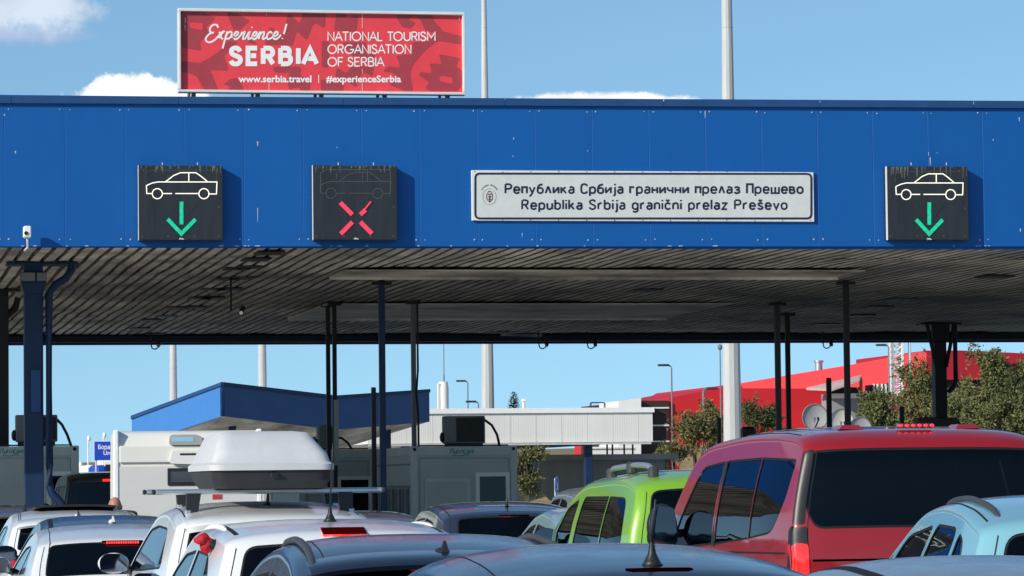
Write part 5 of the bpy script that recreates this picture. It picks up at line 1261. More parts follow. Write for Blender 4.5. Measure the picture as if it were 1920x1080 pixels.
tree('shade_bush',988,843,930,62,128,'leafy bush in the gap right of the booth window',LEAF,6760,0.10,'bush',seed=11,clumps=12)
tree('far_tree',726,800,845,60,170,'grey leafy tree glimpsed under the small blue canopy',LEAF2,2340,0.11,seed=12,clumps=9)
tree('low_shrub',1800,742,822,88,158,'low olive shrub right of the broad black column, nearest the red van',LEAF,6500,.15,'bush',seed=31,clumps=12,group=TG)
tree('low_shrub',1868,735,822,110,148,'wide olive shrub under the tall tree at the right edge',LEAF,8000,.15,'bush',seed=32,clumps=14,group=TG)
tree('low_shrub',1728,738,818,70,170,'yellowish shrub directly behind the broad black column',LEAF3,4500,.15,'bush',seed=33,clumps=11,group=TG)
# conifer behind the flat roof
c=W(963,735,198); th=thing('conifer','small dark conifer tip poking above the flat white roof','tree',(c.x,198,0))
mb=MB(); q=random.Random(5)
for k in range(1500):
    h=q.random()**.7; z_=c.z-h*2.2; rr0=.05+h*.62; an=q.random()*6.283; p=Vector((c.x+math.cos(an)*rr0*q.uniform(.3,1),198+math.sin(an)*rr0*q.uniform(.3,1),z_)); a=Vector((math.cos(an),math.sin(an),q.uniform(-.4,.5))).normalized(); b=a.cross(Vector((0,0,1)))*.05; l=q.uniform(.12,.28); mb.add([p,p+a*l*.5+b,p+a*l,p+a*l*.5-b],[(0,1,2,3)])
mb.build('crown',LEAF2,th); t=MB(); t.tube([(c.x,198,0),(c.x,198,c.z-.1)],.16,7,True,.02); t.build('trunk',MT['bark'],th)
# dry bank behind the bush and beside the concrete block
g=MB()
def bank(px0,px1,pyt,Y,d):
    a=W(px0,pyt,Y+d);b=W(px1,pyt,Y+d); n=14; vs=[];fs=[]
    for j in range(5):
        for i in range(n+1):
            x_=a.x+(b.x-a.x)*i/n; t_=j/4; vs.append((x_,Y+d*t_,-.1+(a.z+.1)*t_+noise.noise(Vector((x_*.4,t_*3,Y)))*.25*t_))
    for j in range(4):
        for i in range(n): fs.append((j*(n+1)+i,j*(n+1)+i+1,(j+1)*(n+1)+i+1,(j+1)*(n+1)+i))
    b0=len(vs); g.add(vs,fs)
bank(940,1010,916,131,8); bank(1240,1420,838,176,14); bank(1440,1960,800,185,20)
o=g.build('dry_bank',MT['earth']); o['kind']='structure'

# ------------------------------------------------------------------ road signs
p=W(1043,910,122); th=thing('round_road_sign','blue round road sign seen nearly edge on with a white plate below','road sign',(p.x,122,0))
an=R(68); ax=Vector((math.cos(an),math.sin(an),0)); nn_=Vector((math.sin(an),-math.cos(an),0))
def sp(u,v,h=0): return Vector((p.x,122,0))+ax*u+Vector((0,0,v))+nn_*h
r_=17*122/6660; t=MB(); zc_=p.z
t.prism([(r_*math.cos(k*math.pi/16),zc_+r_*math.sin(k*math.pi/16)) for k in range(32)],lambda u,v,w:sp(u,v,w),.02); t.build('disc',MT['roadblue'],th)
t=MB(); strokes(t,[[(-.14,zc_+.14),(.12,zc_-.12)],[(.12,zc_+.06),(.12,zc_-.12),(-.06,zc_-.12)]],.07,lambda u,v,h:sp(u,v,.02+h)); c_=[(r_*.93*math.cos(k*math.pi/16),zc_+r_*.93*math.sin(k*math.pi/16)) for k in range(33)]; c_[-1]=c_[0]; strokes(t,[c_],.03,lambda u,v,h:sp(u,v,.02+h)); t.build('arrow',MT['letter'],th)
t=MB(); z2=W(1043,937,122).z; t.prism([(-.22,z2-.17),(.22,z2-.17),(.22,z2+.17),(-.22,z2+.17)],lambda u,v,w:sp(u,v,w),.02); pl=t.build('lower_plate',MT['letter'],th)
t=MB(); strokes(t,[[(-.15,z2+.08),(.15,z2+.08)],[(-.15,z2-.02),(.12,z2-.02)],[(-.15,z2-.1),(.15,z2-.1)]],.05,lambda u,v,h:sp(u,v,.02+h)); t.build('plate_symbols',MT['roadblue'],pl)
t=MB(); t.tube([sp(0,-.02,-.04),sp(0,zc_+.25,-.04)],.03,8); t.build('post',MT['steel'],th)
Ys=150.; a=W(177,828,Ys);b=W(222,862,Ys); th=thing('direction_sign','small blue direction sign with white lettering left of the caravan','road sign',((a.x+b.x)/2,Ys,0))
t=MB(); t.bbox(a.x,b.x,Ys,Ys+.05,b.z,a.z,.01); t.build('panel',MT['roadblue'],th)
t=MB(); t.box(a.x-.02,b.x+.02,Ys+.051,Ys+.09,b.z-.02,a.z+.03); t.build('border',MT['letter'],th)
fs_=lambda u,v,h=0:(lambda p:Vector((p.x,Ys-h,p.z)))(W(u,v,Ys))
text('Борас',184,212,842,11,fs_,th,MT['letter'],'lettering',.02); text('Uro',194,211,853,11,fs_,th,MT['letter'],'lower_lettering',.02)
t=MB()
for px in (180,219): q=W(px,850,Ys+.12); t.tube([(q.x,Ys+.12,0),(q.x,Ys+.12,a.z)],.04,6)
t.build('posts',MT['steel'],th)
def simplelamp(px,pyt,Y,label):
    p=W(px,pyt,Y); th=thing('street_lamp',label,'street lamp',(p.x,Y,0),'thin distant street lamps'); t=MB(); t.tube([(p.x,Y,0),(p.x,Y,p.z)],.035,6); t.build('pole',MT['letter'],th); t=MB(); t.sphere((p.x+.05,Y,p.z+.05),.09,.09,.14,8,6); t.build('lamp_head',MT['letter'],th)
simplelamp(165,824,170,'thin white post between the left booth and the blue direction sign'); simplelamp(194,818,175,'white lamp peeping above the blue direction sign')
# distant traffic by the sign
def farvan(px0,px1,pyt,pyb,Y,m,label,kind=0):
    a=W(px0,pyt,Y);b=W(px1,pyb,Y); th=thing('parked_van' if kind==0 else 'lorry',label,'van' if kind==0 else 'lorry',((a.x+b.x)/2,Y,0),'distant vehicles beyond the border post')
    t=MB(); t.bbox(a.x,b.x,Y,Y+5,.35,a.z,.12); t.build('body',m,th)
    t=MB(); t.box(a.x+.15,b.x-.15,Y-.012,Y-.001,a.z-.75,a.z-.25); t.build('rear_window',MT['black'],th)
    for x_ in (a.x+.1,b.x-.1):
        t=MB(); t.bbox(x_-.08,x_+.08,Y-.02,Y-.001,.9,1.25,.008); t.build('tail_lamp',MT['lamp'],th)
        for yy in (Y+1,Y+4): t=MB(); t.lathe([(0,-.1),(.33,-.1),(.35,-.06),(.35,.06),(.33,.1),(0,.1)],(x_,yy,.35),'x',16); t.build('wheel',MT['rubber'],th)
farvan(160,178,872,905,165,MT['letter'],'white van far off between the left booth and the black van')
farvan(180,200,872,905,158,MT['roadblue'],'blue and white van far off below the direction sign')
farvan(192,222,862,905,185,MT['letter'],'white lorry far off right below the blue direction sign',1)
farvan(146,158,866,905,175,MT['white'],'white vehicle far off against the left booth edge')
# ------------------------------------------------------------------ paints
PW=paint('white_car_paint',(.82,.82,.80),.3,dusty=.12); PW2=paint('pearl_white_paint',(.78,.78,.78),.3,dusty=.12)
PN=paint('dark_blue_grey_paint',(.035,.052,.095),.30,.35); PN2=paint('steel_blue_grey_paint',(.036,.054,.098),.36,.4,dusty=.13); PNI=paint('slate_blue_paint',(.028,.043,.080),.36,.4,dusty=.12); PNE=paint('dusk_blue_paint',(.020,.030,.056),.36,.35,dusty=.12); PN3=paint('navy_grey_paint',(.03,.04,.068),.3,.35)
PS=paint('silver_paint',(.34,.36,.40),.36,.5,dusty=.2); PG=paint('grey_paint',(.16,.17,.19),.32,.4)
PGR=paint('lime_green_paint',(.24,.50,.025),.3,.1); PR=paint('red_metallic_paint',(.37,.008,.012),.32,.15); PLB=paint('light_blue_paint',(.22,.47,.55),.3)
PT=paint('pale_teal_paint',(.22,.36,.38),.3); PBK=paint('black_paint',(.008,.008,.01),.35)
def stdwin(H,zb,y0=.72,yA=3.0,dz=.19,q=.0,split=1.72):
    zt=H-dz
    return [[(y0,zb+.06,.12),(split-.04,zb+.03,.03),(split-.08,zt,.03),(y0+.42+q,zt-.05,.10)],[(split+.04,zb+.03,.03),(yA-.12,zb+.01,.03),(yA-.02,zb+.07,.03),(yA-.72,zt-.03,.08),(split,zt,.03)]]
base=dict(nz=.70,wheels=(.82,3.42),handles=(1.55,2.55),doors=(1.72,2.85),roofy=(.55,2.3))
def K(**k): d=dict(base); d.update(k); return d
# 1 far left dark car
H=1.51;zb=.96
car(K(L=4.3,W=1.78,H=H,zb=zb,prof=hatch_prof(4.3,H,zb),rg=(1.0,H-.17),ws=(2.3,3.12),sw=stdwin(H,zb),paint=PG,glass=GD,ditch=(.86,),hbl=(.17,H-.185,H-.165,1,None),ant=('fin',.72),antmat=MT['trim'],spoiler=(.08,.03)),
 'grey hatchback at the far left edge ahead of the white car with the open sunroof','car',*W(52,960,50).xy)
# 2 white car with tilted roof panel
H=1.50;zb=.98
A,SA=car(K(L=4.35,W=1.80,H=H,zb=zb,prof=hatch_prof(4.35,H,zb,yr=.48,rd=.14),rg=(1.06,H-.17),rgu=.86,ws=(2.3,3.2),sw=stdwin(H,zb),paint=PW,glass=GD,ditch=(.86,.89),dw=.008,ant=('fin',.80),spoiler=(.10,.03),tl=(.80,1.0,.72,.2),hbl=(.16,H-.185,H-.168,2,None)),
 'white hatchback with its black sunroof tilted open and a white shark fin aerial','car',*W(155,1000,40.6).xy)
p0=SA.rib(SA.s_at(y=1.32),0); t=MB(); nq=15; rows=[]
for k in range(nq):
    u=-.52+1.04*k/(nq-1); q=SA.q_of(u/SA.W0*1.12); c0=SA.rib(SA.s_at(y=1.30),q); c1=SA.rib(SA.s_at(y=1.95,front=True),q); up=Vector((0,0,.075)); rows.append([c0+up,c1+Vector((0,0,.012)),c1+Vector((0,0,-.005)),c0+up-Vector((0,0,.022))])
for k in range(nq-1):
    for i in range(4): t.add([rows[k][i],rows[k+1][i],rows[k+1][(i+1)%4],rows[k][(i+1)%4]],[(0,1,2,3)])
t.add(rows[0],[(0,1,2,3)]); t.add(rows[-1],[(3,2,1,0)]); t.build('sunroof_panel',MT['trim'],A)
# 3 blue grey car between the two white ones
H=1.46;zb=.95
car(K(L=4.1,W=1.76,H=H,zb=zb,prof=hatch_prof(4.1,H,zb),rg=(1.0,H-.17),ws=(2.25,3.0),sw=stdwin(H,zb),paint=PN2,ditch=(.85,),dw=.05,ant=('fin',.8),antmat=MT['white'],roofseam=.5),
 'blue grey car mostly hidden between the two white hatchbacks in the left lane','car',*W(222,990,36).xy)
# 4 white car with lit brake lamp
H=1.41;zb=.92
car(K(L=4.2,W=1.76,H=H,zb=zb,prof=hatch_prof(4.2,H,zb,yg=.14,yr=.62,rd=.12,yfr=2.3),rg=(.98,H-.15),rgu=.84,ws=(2.35,3.15),sw=stdwin(H,zb,y0=.85),paint=PW2,glass=GD,ditch=(.84,),dw=.007,tl=(.60,.84,.75,.14),hbl=(.17,H-.165,H-.148,1,None),leds=14),
 'white car with a lit brake strip behind the blue grey car in the left lane','car',*W(240,1030,31.3).xy)
# 5 white car with the roof box
H=1.63;zb=1.03
V,SV=car(K(L=4.45,W=1.84,H=H,zb=zb,tum=.24,R=.12,prof=hatch_prof(4.45,H,zb,yg=.10,yr=.46,rd=.10,mid=.5,yfr=2.4,ywb=3.3,zc=1.06),rg=(1.06,H-.16),rgu=.85,ws=(2.45,3.3),
 sw=[[(.55,zb+.10,.10),(2.0,zb+.05,.03),(3.05,zb+.03,.04),(3.1,zb+.08,.04),(2.42,H-.22,.10),(1.9,H-.185,.1),(.95,H-.20,.22)]],paint=PW,glass=GD,fdoor=0,ditch=(.88,),hbl=(.215,H-.165,H-.115,0,None),spoiler=(.19,.05),ant=('stub',1.05),wiper=1,alldark=1),
 'white car with cross bars and a big grey and white roof box','car',*W(533,970,26.3).xy)
def LV(p): return local(V,SV,p)
zr=SV.rib(SV.s_at(y=1.2),0).z
for yy,nm in ((.92,'cross_bar'),(1.75,'cross_bar')):
    t=MB(); zb_=H+.075; t.bbox(-.88,.88,yy-.04,yy+.04,zb_-.021,zb_+.021,.012); b_=t.build(nm,MT['alu'],V)
    for sx in (-1,1):
        t=MB(); t.bbox(sx*.89-.012,sx*.89+.012,yy-.042,yy+.042,zb_-.02,zb_+.02,.008); t.build('end_cap',MT['trim'],b_)
        a=SV.rib(SV.s_at(y=yy,front=yy>1.2),SV.q_of(.80)*sx); t=MB()
        t.add([(sx*.64,yy-.04,zb_-.017),(sx*.53,yy-.04,zb_-.017),(a.x-sx*.05,yy-.05,a.z+.004),(a.x+sx*.04,yy-.05,a.z-.02),(sx*.64,yy+.04,zb_-.017),(sx*.53,yy+.04,zb_-.017),(a.x-sx*.05,yy+.05,a.z+.004),(a.x+sx*.04,yy+.05,a.z-.02)],[(0,1,2,3),(7,6,5,4),(0,3,7,4),(1,5,6,2),(2,6,7,3),(0,4,5,1)]); t.build('bar_foot',MT['trim'],b_)
        t=MB(); t.bbox(min(a.x,a.x+sx*.05),max(a.x,a.x+sx*.05),yy-.052,yy+.052,a.z-.05,a.z+.02,.01); t.build('clamp',MT['alu'],b_)
# roof box: lid over base, resting on the bars
rb=thing('roof_box','large roof box with a pale lid over a charcoal base on the white car','roof box',LV((.02,1.0,H+.09)))
ORG[rb]=LV((0.0,0,0)) ; rb.location=ORG[rb]
def LR(px0,px1,pyt,pyb,Y): pass
def rbox(t,z0,z1,xa,xb,ya,yb,xa2,xb2,ya2,yb2,r,n=6):
    def ring(xa,xb,ya,yb,z): return [Vector((u,v,z)) for u,v in roundpoly([(xa,ya,r),(xb,ya,r),(xb,yb,r),(xa,yb,r)],n)]
    return ring
o_=V.location; gx=lambda px,Y=o_.y+.75: W(px,900,Y).x-o_.x
zt_=W(500,808,o_.y+.9).z; zm=W(500,876,o_.y+.75).z; zl=W(500,882,o_.y+.75).z; z0=H+.095
xl,xr=gx(392),gx(623); ring=lambda xa,xb,ya,yb,z,r=.12:[o_+Vector((u,v,z)) for u,v in roundpoly([(xa,ya,r),(xb,ya,r),(xb,yb,r),(xa,yb,r)],6)]
t=MB(); R_=[ring(xl+.05,xr-.06,.62,2.15,z0,.14),ring(xl+.012,xr-.03,.55,2.25,z0+.06),ring(xl-.005,xr-.02,.53,2.3,zl)]
def loft(t,R_,capb=True,capt=True):
    n=len(R_[0]); vs=[v for r in R_ for v in r]; fs=[(i*n+k,i*n+(k+1)%n,(i+1)*n+(k+1)%n,(i+1)*n+k) for i in range(len(R_)-1) for k in range(n)]
    if capb: fs.append(tuple(range(n))[::-1])
    if capt: fs.append(tuple((len(R_)-1)*n+k for k in range(n)))
    t.add(vs,fs)
loft(t,R_); t.build('base',MT['boxbase'],rb,smooth='auto')
t=MB(); R_=[ring(xl-.02,xr-.005,.51,2.32,zl+.001),ring(xl-.02,xr-.005,.51,2.32,zm+.02),ring(xl+.01,xr-.03,.56,2.28,zm+.04),ring(xl+.03,xr-.045,.60,2.25,zm+.10),ring(xl+.085,xr-.135,.80,2.12,zt_-.05),ring(xl+.12,xr-.16,.88,2.02,zt_-.012,.10),ring(xl+.22,xr-.26,1.0,1.9,zt_,.08)]
loft(t,R_); t.build('lid',MT['boxlid'],rb,smooth='auto')
t=MB()
for x_ in (xl+.17,xr-.2): t.add([o_+Vector(q) for q in ((x_-.02,.70,zm+.12),(x_+.02,.70,zm+.12),(x_+.012,.86,zt_-.06),(x_-.012,.86,zt_-.06),(x_,.66,zm+.12),(x_,.83,zt_-.05))],[(0,4,5,3),(4,1,2,5)])
t.build('lid_rib',MT['boxlid'],rb)
t=MB()
x_=(xl+xr)/2; t.bbox(o_.x+x_-.03,o_.x+x_+.03,o_.y+.50,o_.y+.53,z0+.08,z0+.12,.006)
t.build('lock',MT['trim'],rb)
# 6 white people carrier in front of it
H=1.53;zb=.98
D_,SD_=car(K(L=4.2,W=1.82,H=H,zb=zb,tum=.20,R=.11,prof=hatch_prof(4.2,H,zb,yg=.07,yr=.30,rd=.07,mid=.5,yfr=2.3,ywb=3.2),rg=(.98,H-.14),rgu=.83,rgr=.09,ws=(2.35,3.2),
 sw=[[(.45,zb+.10,.12),(1.68,zb+.05,.03),(1.62,H-.20,.03),(.85,H-.215,.14)],[(1.76,zb+.05,.03),(2.95,zb+.02,.03),(3.0,zb+.08,.03),(2.3,H-.235,.08),(1.70,H-.20,.03)]],paint=PW2,glass=GD,ditch=(.86,),dw=.03,hbl=(.135,H-.100,H-.060,3,None),ant=('whip',1.0),antlen=.46,rails=(.885,1.0,2.3,.014,'letter',.016)),
 'white people carrier with a long whip aerial and a bright red brake lamp','car',*W(660,1000,21.8).xy)
c=local(D_,SD_,SD_.side(.80,1.375,-1,.03)); cl=thing('cloth_bundle','red and black cloth bundle wedged in a window top of a white car','bundle',c)
t=MB(); t.sphere(c+Vector((-.045,0,.020)),.05,.05,.04,14,10); t.sphere(c+Vector((-.02,.0,-.005)),.045,.05,.045,12,8)
for v in t.v: v+=Vector((noise.noise(v*30),noise.noise(v*31+Vector((5,0,0))),noise.noise(v*29)))*.026
t.build('red_cloth',MT['redcloth'],cl,smooth=True)
t=MB(); t.sphere(c+Vector((.025,0,-.015)),.045,.06,.035,14,10)
for v in t.v: v+=Vector((noise.noise(v*22),0,noise.noise(v*25)))*.012
t.build('black_cloth',MT['rubber'],cl,smooth=True)
# 7 dark blue grey crossover with rails
H=1.485;zb=.98
car(K(L=4.3,W=1.82,H=H,zb=zb,tum=.23,R=.12,prof=hatch_prof(4.3,H,zb,yg=.12,yr=.52,rd=.15,yfr=2.35,ywb=3.25,zc=1.04),rg=(1.06,H-.150),rgu=.86,ws=(2.4,3.25),
 sw=[[(.80,zb+.12,.06),(1.10,zb+.09,.03),(1.16,H-.27,.04)],[(1.16,zb+.09,.03),(1.74,zb+.07,.03),(1.70,H-.20,.03),(1.22,H-.225,.05)],[(1.80,zb+.07,.03),(2.95,zb+.04,.03),(3.02,zb+.09,.03),(2.35,H-.235,.10),(1.77,H-.20,.03)]],fdoor=2,glass=GD,paint=PNE,ditch=(.78,),dw=.006,rails=(.86,.62,2.25,.028,'plastic',.021),ant=('fin',.82),antmat=MT['trim'],hbl=(.20,H-.172,H-.150,1,None),leds=9,roofseam=.60,spoiler=(.07,.03)),
 'dark blue grey crossover with black roof rails, behind the white people carrier','car',*W(882,1030,17.3).xy)
# 8 near steel blue grey car
H=1.505;zb=.97
car(K(L=4.0,W=1.76,H=H,zb=zb,tum=.255,R=.15,p=2.3,prof=hatch_prof(4.0,H,zb,yg=.10,yr=.42,rd=.095,mid=.5,yfr=2.25,ywb=3.05),rg=(1.02,H-.15),rgu=.84,wheels=(.8,3.3),ws=(2.3,3.05),sw=stdwin(H,zb,y0=.75,dz=.22,yA=2.9),paint=PNI,ant=('whip',.60),antlen=.19,hbl=(.125,H-.128,H-.092,2,None),roofseam=.44,ditch=(.80,),dw=.006,spoiler=(.10,.035)),
 'nearest steel blue car at bottom centre with a thick aerial and unlit brake lamp','car',*W(1292,1050,12.6).xy)
# 9 dark car in the second lane
H=1.53;zb=.98
car(K(L=4.35,W=1.86,H=H,zb=zb,tum=.15,R=.12,prof=hatch_prof(4.35,H,zb,yg=.12,yr=.42,rd=.13,yfr=2.35,ywb=3.2),rg=(1.05,H-.17),rgu=.80,rgr=.07,glass=GL,rglass=glass('back_glass',(.70,.74,.72),1.4),ws=(2.4,3.25),sw=stdwin(H,zb,y0=.62),paint=PN3,ant=('stub',.85),roofseam=.55,ditch=(.88,),hbl=(.16,H-.18,H-.165,0,None),seats=(1.95,)),
 'dark blue car in the second lane with daylight showing through its rear window','car',*W(976,990,40.6).xy)
# 10 grey roof beyond it
H=1.39;zb=.92
car(K(L=4.4,W=1.78,H=H,zb=zb,prof=hatch_prof(4.4,H,zb,rd=.10),rg=(.98,H-.14),ws=(2.3,3.1),sw=stdwin(H,zb),paint=PG),
 'grey car whose low roof shows between the white people carrier and the dark blue car','car',*W(700,990,47).xy)
# 11 sliver of a pale teal car left of the green van
H=1.49;zb=.96
car(K(L=3.7,W=1.70,H=H,zb=zb,wheels=(.6,2.95),prof=hatch_prof(3.7,H,zb,yfr=2.0,ywb=2.8),rg=(1.0,H-.18),ws=(2.05,2.8),sw=stdwin(H,zb,y0=.55,yA=2.7),paint=PT,mscale=.9),
 'pale teal car wedged between the dark blue car and the lime green van','car',*W(1192,990,36.3).xy)
# 12 lime green van
H=1.86;zb=1.12
GV,SG=car(K(L=4.4,W=1.84,H=H,zb=zb,tum=.22,R=.14,p=2.4,kr=.07,prof=[(.20,.26,.04),(.03,.32,.08),(0,.55,.1),(.02,1.1,.3),(.10,1.55,.3),(.24,H-.09,.14),(.62,H-.015,.4),(1.2,H,.6),(2.5,H-.04,.5),(2.95,H-.16,.5),(3.65,1.12,.2),(4.15,.98,.2),(4.36,.7,.15),(4.4,.46,.1),(4.3,.28,.05),(4.2,.25,.03)],rg=(1.16,H-.17),rgu=.82,rgr=.10,ws=(2.95,3.62),
 sw=[[(.36,zb+.05,.10),(1.22,zb+.03,.03),(1.22,H-.245,.03),(.52,H-.255,.14)],[(1.25,zb+.03,.03),(2.42,zb+.02,.06),(2.36,H-.25,.10),(1.25,H-.245,.03)],[(2.60,zb+.02,.05),(3.55,zb+.0,.04),(3.6,zb+.05,.04),(2.98,H-.36,.10),(2.55,H-.27,.06)]],glass=GD,fdoor=2,te=1.4,paint=PGR,wheels=(.85,3.55),handles=(1.75,2.2),doors=(2.5,3.6),roofy=(.5,2.6),mir=(3.0,zb+.1),ditch=(.70,),tl=(.62,1.02,.86,.10),tg=.87,hbl=(.15,H-.14,H-.12,0,None),wiper=1,mirmat=MT['trim']),
 'lime green tall van with a roof rail behind the red van','van',*W(1360,960,31.2).xy,R(0),'vans in the queue','van')
for sg in (-1,1):
    t=MB(); q=SG.q_of(.70)*sg; a0,a1=SG.s_at(y=.55),SG.s_at(y=2.3,front=True); pts=[]
    for k in range(13): s_=a0+(a1-a0)*k/12; pts.append(SG.rib(s_,q)+SG.ribn(s_,q)*(.075 if 0<k<12 else .05))
    t.tube(pts,.027,8); o=t.build('roof_rail',MT['alu'],GV,smooth=True); t=MB()
    for k in (0,6,12): c=pts[k]; t=MB(); t.bbox(c.x-.04,c.x+.04,c.y-.07,c.y+.07,c.z-.085,c.z+.035,.02); t.build('rail_foot',MT['plastic'],o)
# 13 red van
H=2.14;zb=1.29
RV,SRV=car(K(L=5.0,W=2.10,H=H,zb=zb,te=1.5,tum=.20,R=.11,p=3.0,kr=.04,prof=[(.20,.30,.04),(.03,.36,.08),(0,.6,.1),(.0,1.25,.3),(.05,1.5,.3),(.12,H-.16,.06),(.17,H-.10,.07),(.32,H-.035,.15),(.8,H,.5),(1.8,H+.01,.6),(3.0,H-.05,.5),(3.35,H-.14,.4),(4.1,1.25,.2),(4.7,1.05,.2),(4.95,.75,.15),(5.0,.5,.1),(4.92,.3,.05),(4.8,.27,.03)],rg=(1.40,H-.165),rgu=.925,rgub=.84,rgr=.07,rgcut=.16,wiper=1,ws=(3.35,4.05),
 sw=[[(.30,H-.24,.05),(.36,1.60,.10),(.58,1.36,.12),(1.225,1.31,.02),(1.225,H-.22,.02)],[(1.235,1.31,.02),(2.27,1.25,.03),(2.27,H-.235,.03),(1.235,H-.22,.02)],[(2.36,1.25,.04),(3.62,1.20,.04),(3.66,1.26,.04),(3.02,H-.28,.12),(2.36,H-.24,.04)]],glass=GD,fdoor=2,alldark=1,paint=PR,wheels=(.95,3.95),wr=.36,handles=(2.3,),doors=(2.26,3.75),roofy=(.5,3.2),mir=(3.45,1.38),tallmir=1,mirmat=MT['trim'],tl=(1.03,1.30,.895,.07),tlm='lamplit',hbl=(.135,0,0,1,(.34,H-.004)),leds=6,tg=.895,zp=.85,sideline=(1.22,.25,3.3),ditch=(.93,),dw=.012,hblack=1,seats=(1.2,2.3,3.0),spoiler=None),
 'large red van with dark windows and a row of lit brake lights on its roof','van',*W(1747,960,24.6).xy,0,'vans in the queue','van')
ORG[RV]=Vector((0,0,0))
for sg in (-1,1):
    mb=MBn(); SRV.patch_side(roundpoly([(2.262,1.24,.02),(2.372,1.24,.02),(2.372,2.14-.245,.03),(2.262,2.14-.24,.03)],3),sg,.003,mb,.1,.004); fixall(mb); mb.build('door_pillar_trim',MT['trim'],RV,smooth=True)
for sg in (-1,1):
    mb=MBn(); a0,a1=SRV.s_at(z=1.44),SRV.s_at(z=H-.15); pl=[(a,q*sg) for a,q in SRV.ribpoly(a0,a1,.918,.995,.02)]; SRV.patch_rib(pl,.004,mb,.06,.006); fixall(mb); mb.build('rear_pillar_trim',mat('gloss_black',(.014,.014,.015),.38,.4,coat=0,var=0) if sg<0 else bpy.data.materials['gloss_black'],RV,smooth=True)
    mb=MBn(); a0,a1=SRV.s_at(z=1.29),SRV.s_at(z=1.42); pl=[(a,q*sg) for a,q in SRV.ribpoly(a0,a1,.90,.999,.02)]; SRV.patch_rib(pl,.008,mb,.06,.01)
    SRV.patch_side(roundpoly([(.10,1.02,.02),(.20,1.05,.03),(.16,1.40,.05),(.10,1.42,.01)],4),sg,.009,mb,.08,.01); fixall(mb); mb.build('lamp_housing',MT['trim'],RV,smooth=True)
    for yy in (.62,):
        t=MB(); p=SRV.rib(SRV.s_at(y=yy),SRV.q_of(.50)*sg); t.add([p+Vector((dx*.10,dy*.14,dz*.8)) for dx,dy,dz in ((-1,-1,-.01),(1,-1,-.01),(1,1,-.01),(-1,1,-.01),(-.6,-.6,.03),(.6,-.6,.03),(.6,.6,.03),(-.6,.6,.03))],[(4,5,6,7),(0,1,5,4),(1,2,6,5),(2,3,7,6),(3,0,4,7)]); t.build('roof_pad',PR,RV)
t=MB(); za=SRV.s_at(z=1.175); mb=MBn(); SRV.patch_rib(SRV.ribpoly(SRV.s_at(z=1.165),SRV.s_at(z=1.18),-1,.87,.004),.0025,mb,.05); mb.build('crease_shade',MT['rubber'],RV,smooth=True)  # flat dark strip, paints the shade along the tailgate crease
fT=lambda u,v,h=0: Vector((u,SRV.rib(SRV.s_at(z=1.08),0).y-.004-h,v))
t=MB(); zz=1.035; lt=[]
x_=-.30
for ch in 'T R A N S I T'.split():
    sh={'T':[[(0,1),(.6,1)],[(.3,1),(.3,0)]],'R':CAPR,'A':CAPA,'N':GLY['N'],'S':CAPS,'I':GLY['I']}[ch]; strokes(t,[[(x_+q[0]*.085,zz+q[1]*.065) for q in l] for l in sh],.012,fT,.004); x_+=.125 if ch!='I' else .08
t.build('tailgate_lettering',MT['chrome'],RV)
# 14 light blue rounded car
H=1.66;zb=1.02
car(K(L=4.15,W=1.80,H=H,zb=zb,tum=.27,R=.10,p=2.3,kr=.10,te=1.3,prof=hatch_prof(4.15,H,zb,yg=.10,yr=.36,rd=.12,mid=.5,yfr=2.25,ywb=3.25,zc=1.06),rg=(1.04,H-.19),rgu=.80,rgr=.10,ws=(2.3,3.2),
 sw=[[(.46,zb+.06,.10),(.80,zb+.05,.03),(.88,H-.20,.06),(.66,H-.26,.12)],[(.86,zb+.05,.03),(1.66,zb+.04,.03),(1.62,H-.165,.08),(.96,H-.18,.12)],[(1.74,zb+.04,.03),(2.74,zb+.03,.03),(2.36,H-.24,.14),(1.70,H-.17,.08)],[(2.82,zb+.03,.03),(3.15,zb+.03,.03),(3.16,zb+.07,.02),(2.56,H-.34,.06)]],fdoor=2,paint=PLB,mirmat=MT['chrome'],glass=GD,rails=(.80,.6,2.2,.022,'plastic',.017),roofseam=None,ditch=(.90,),tg=.86,wiper=1,tl=(.85,1.05,.74,.18)),
 'rounded light blue car with grey roof rails in front of the red van','car',*W(2122,990,17.6).xy,-R(7))
# 15 nearest silver blue car at the bottom right
H=1.40;zb=.92
car(K(L=4.3,W=1.78,H=H,zb=zb,tum=.24,R=.15,p=2.3,prof=hatch_prof(4.3,H,zb,yr=.5,rd=.10,mid=.5,yfr=2.3,ywb=3.2),rg=(1.0,H-.16),rgu=.82,ws=(2.35,3.2),sw=stdwin(H,zb,y0=.8,dz=.22),paint=PS,ditch=(.80,),dw=.05,roofseam=.5),
 'silver blue car roof cropped at the bottom right corner','car',*W(2052,1050,14.0).xy)
# 16 silver people carrier beyond the green van
H=1.68;zb=1.05
car(K(L=4.3,W=1.80,H=H,zb=zb,R=.15,tum=.2,prof=hatch_prof(4.3,H,zb,yr=.34,rd=.10,yfr=2.4,ywb=3.3),rg=(1.1,H-.16),ws=(2.45,3.25),sw=stdwin(H,zb),paint=PS,glass=GD),
 'silver people carrier half hidden beyond the lime green van, right of the round sign','car',*W(1182,960,55).xy)
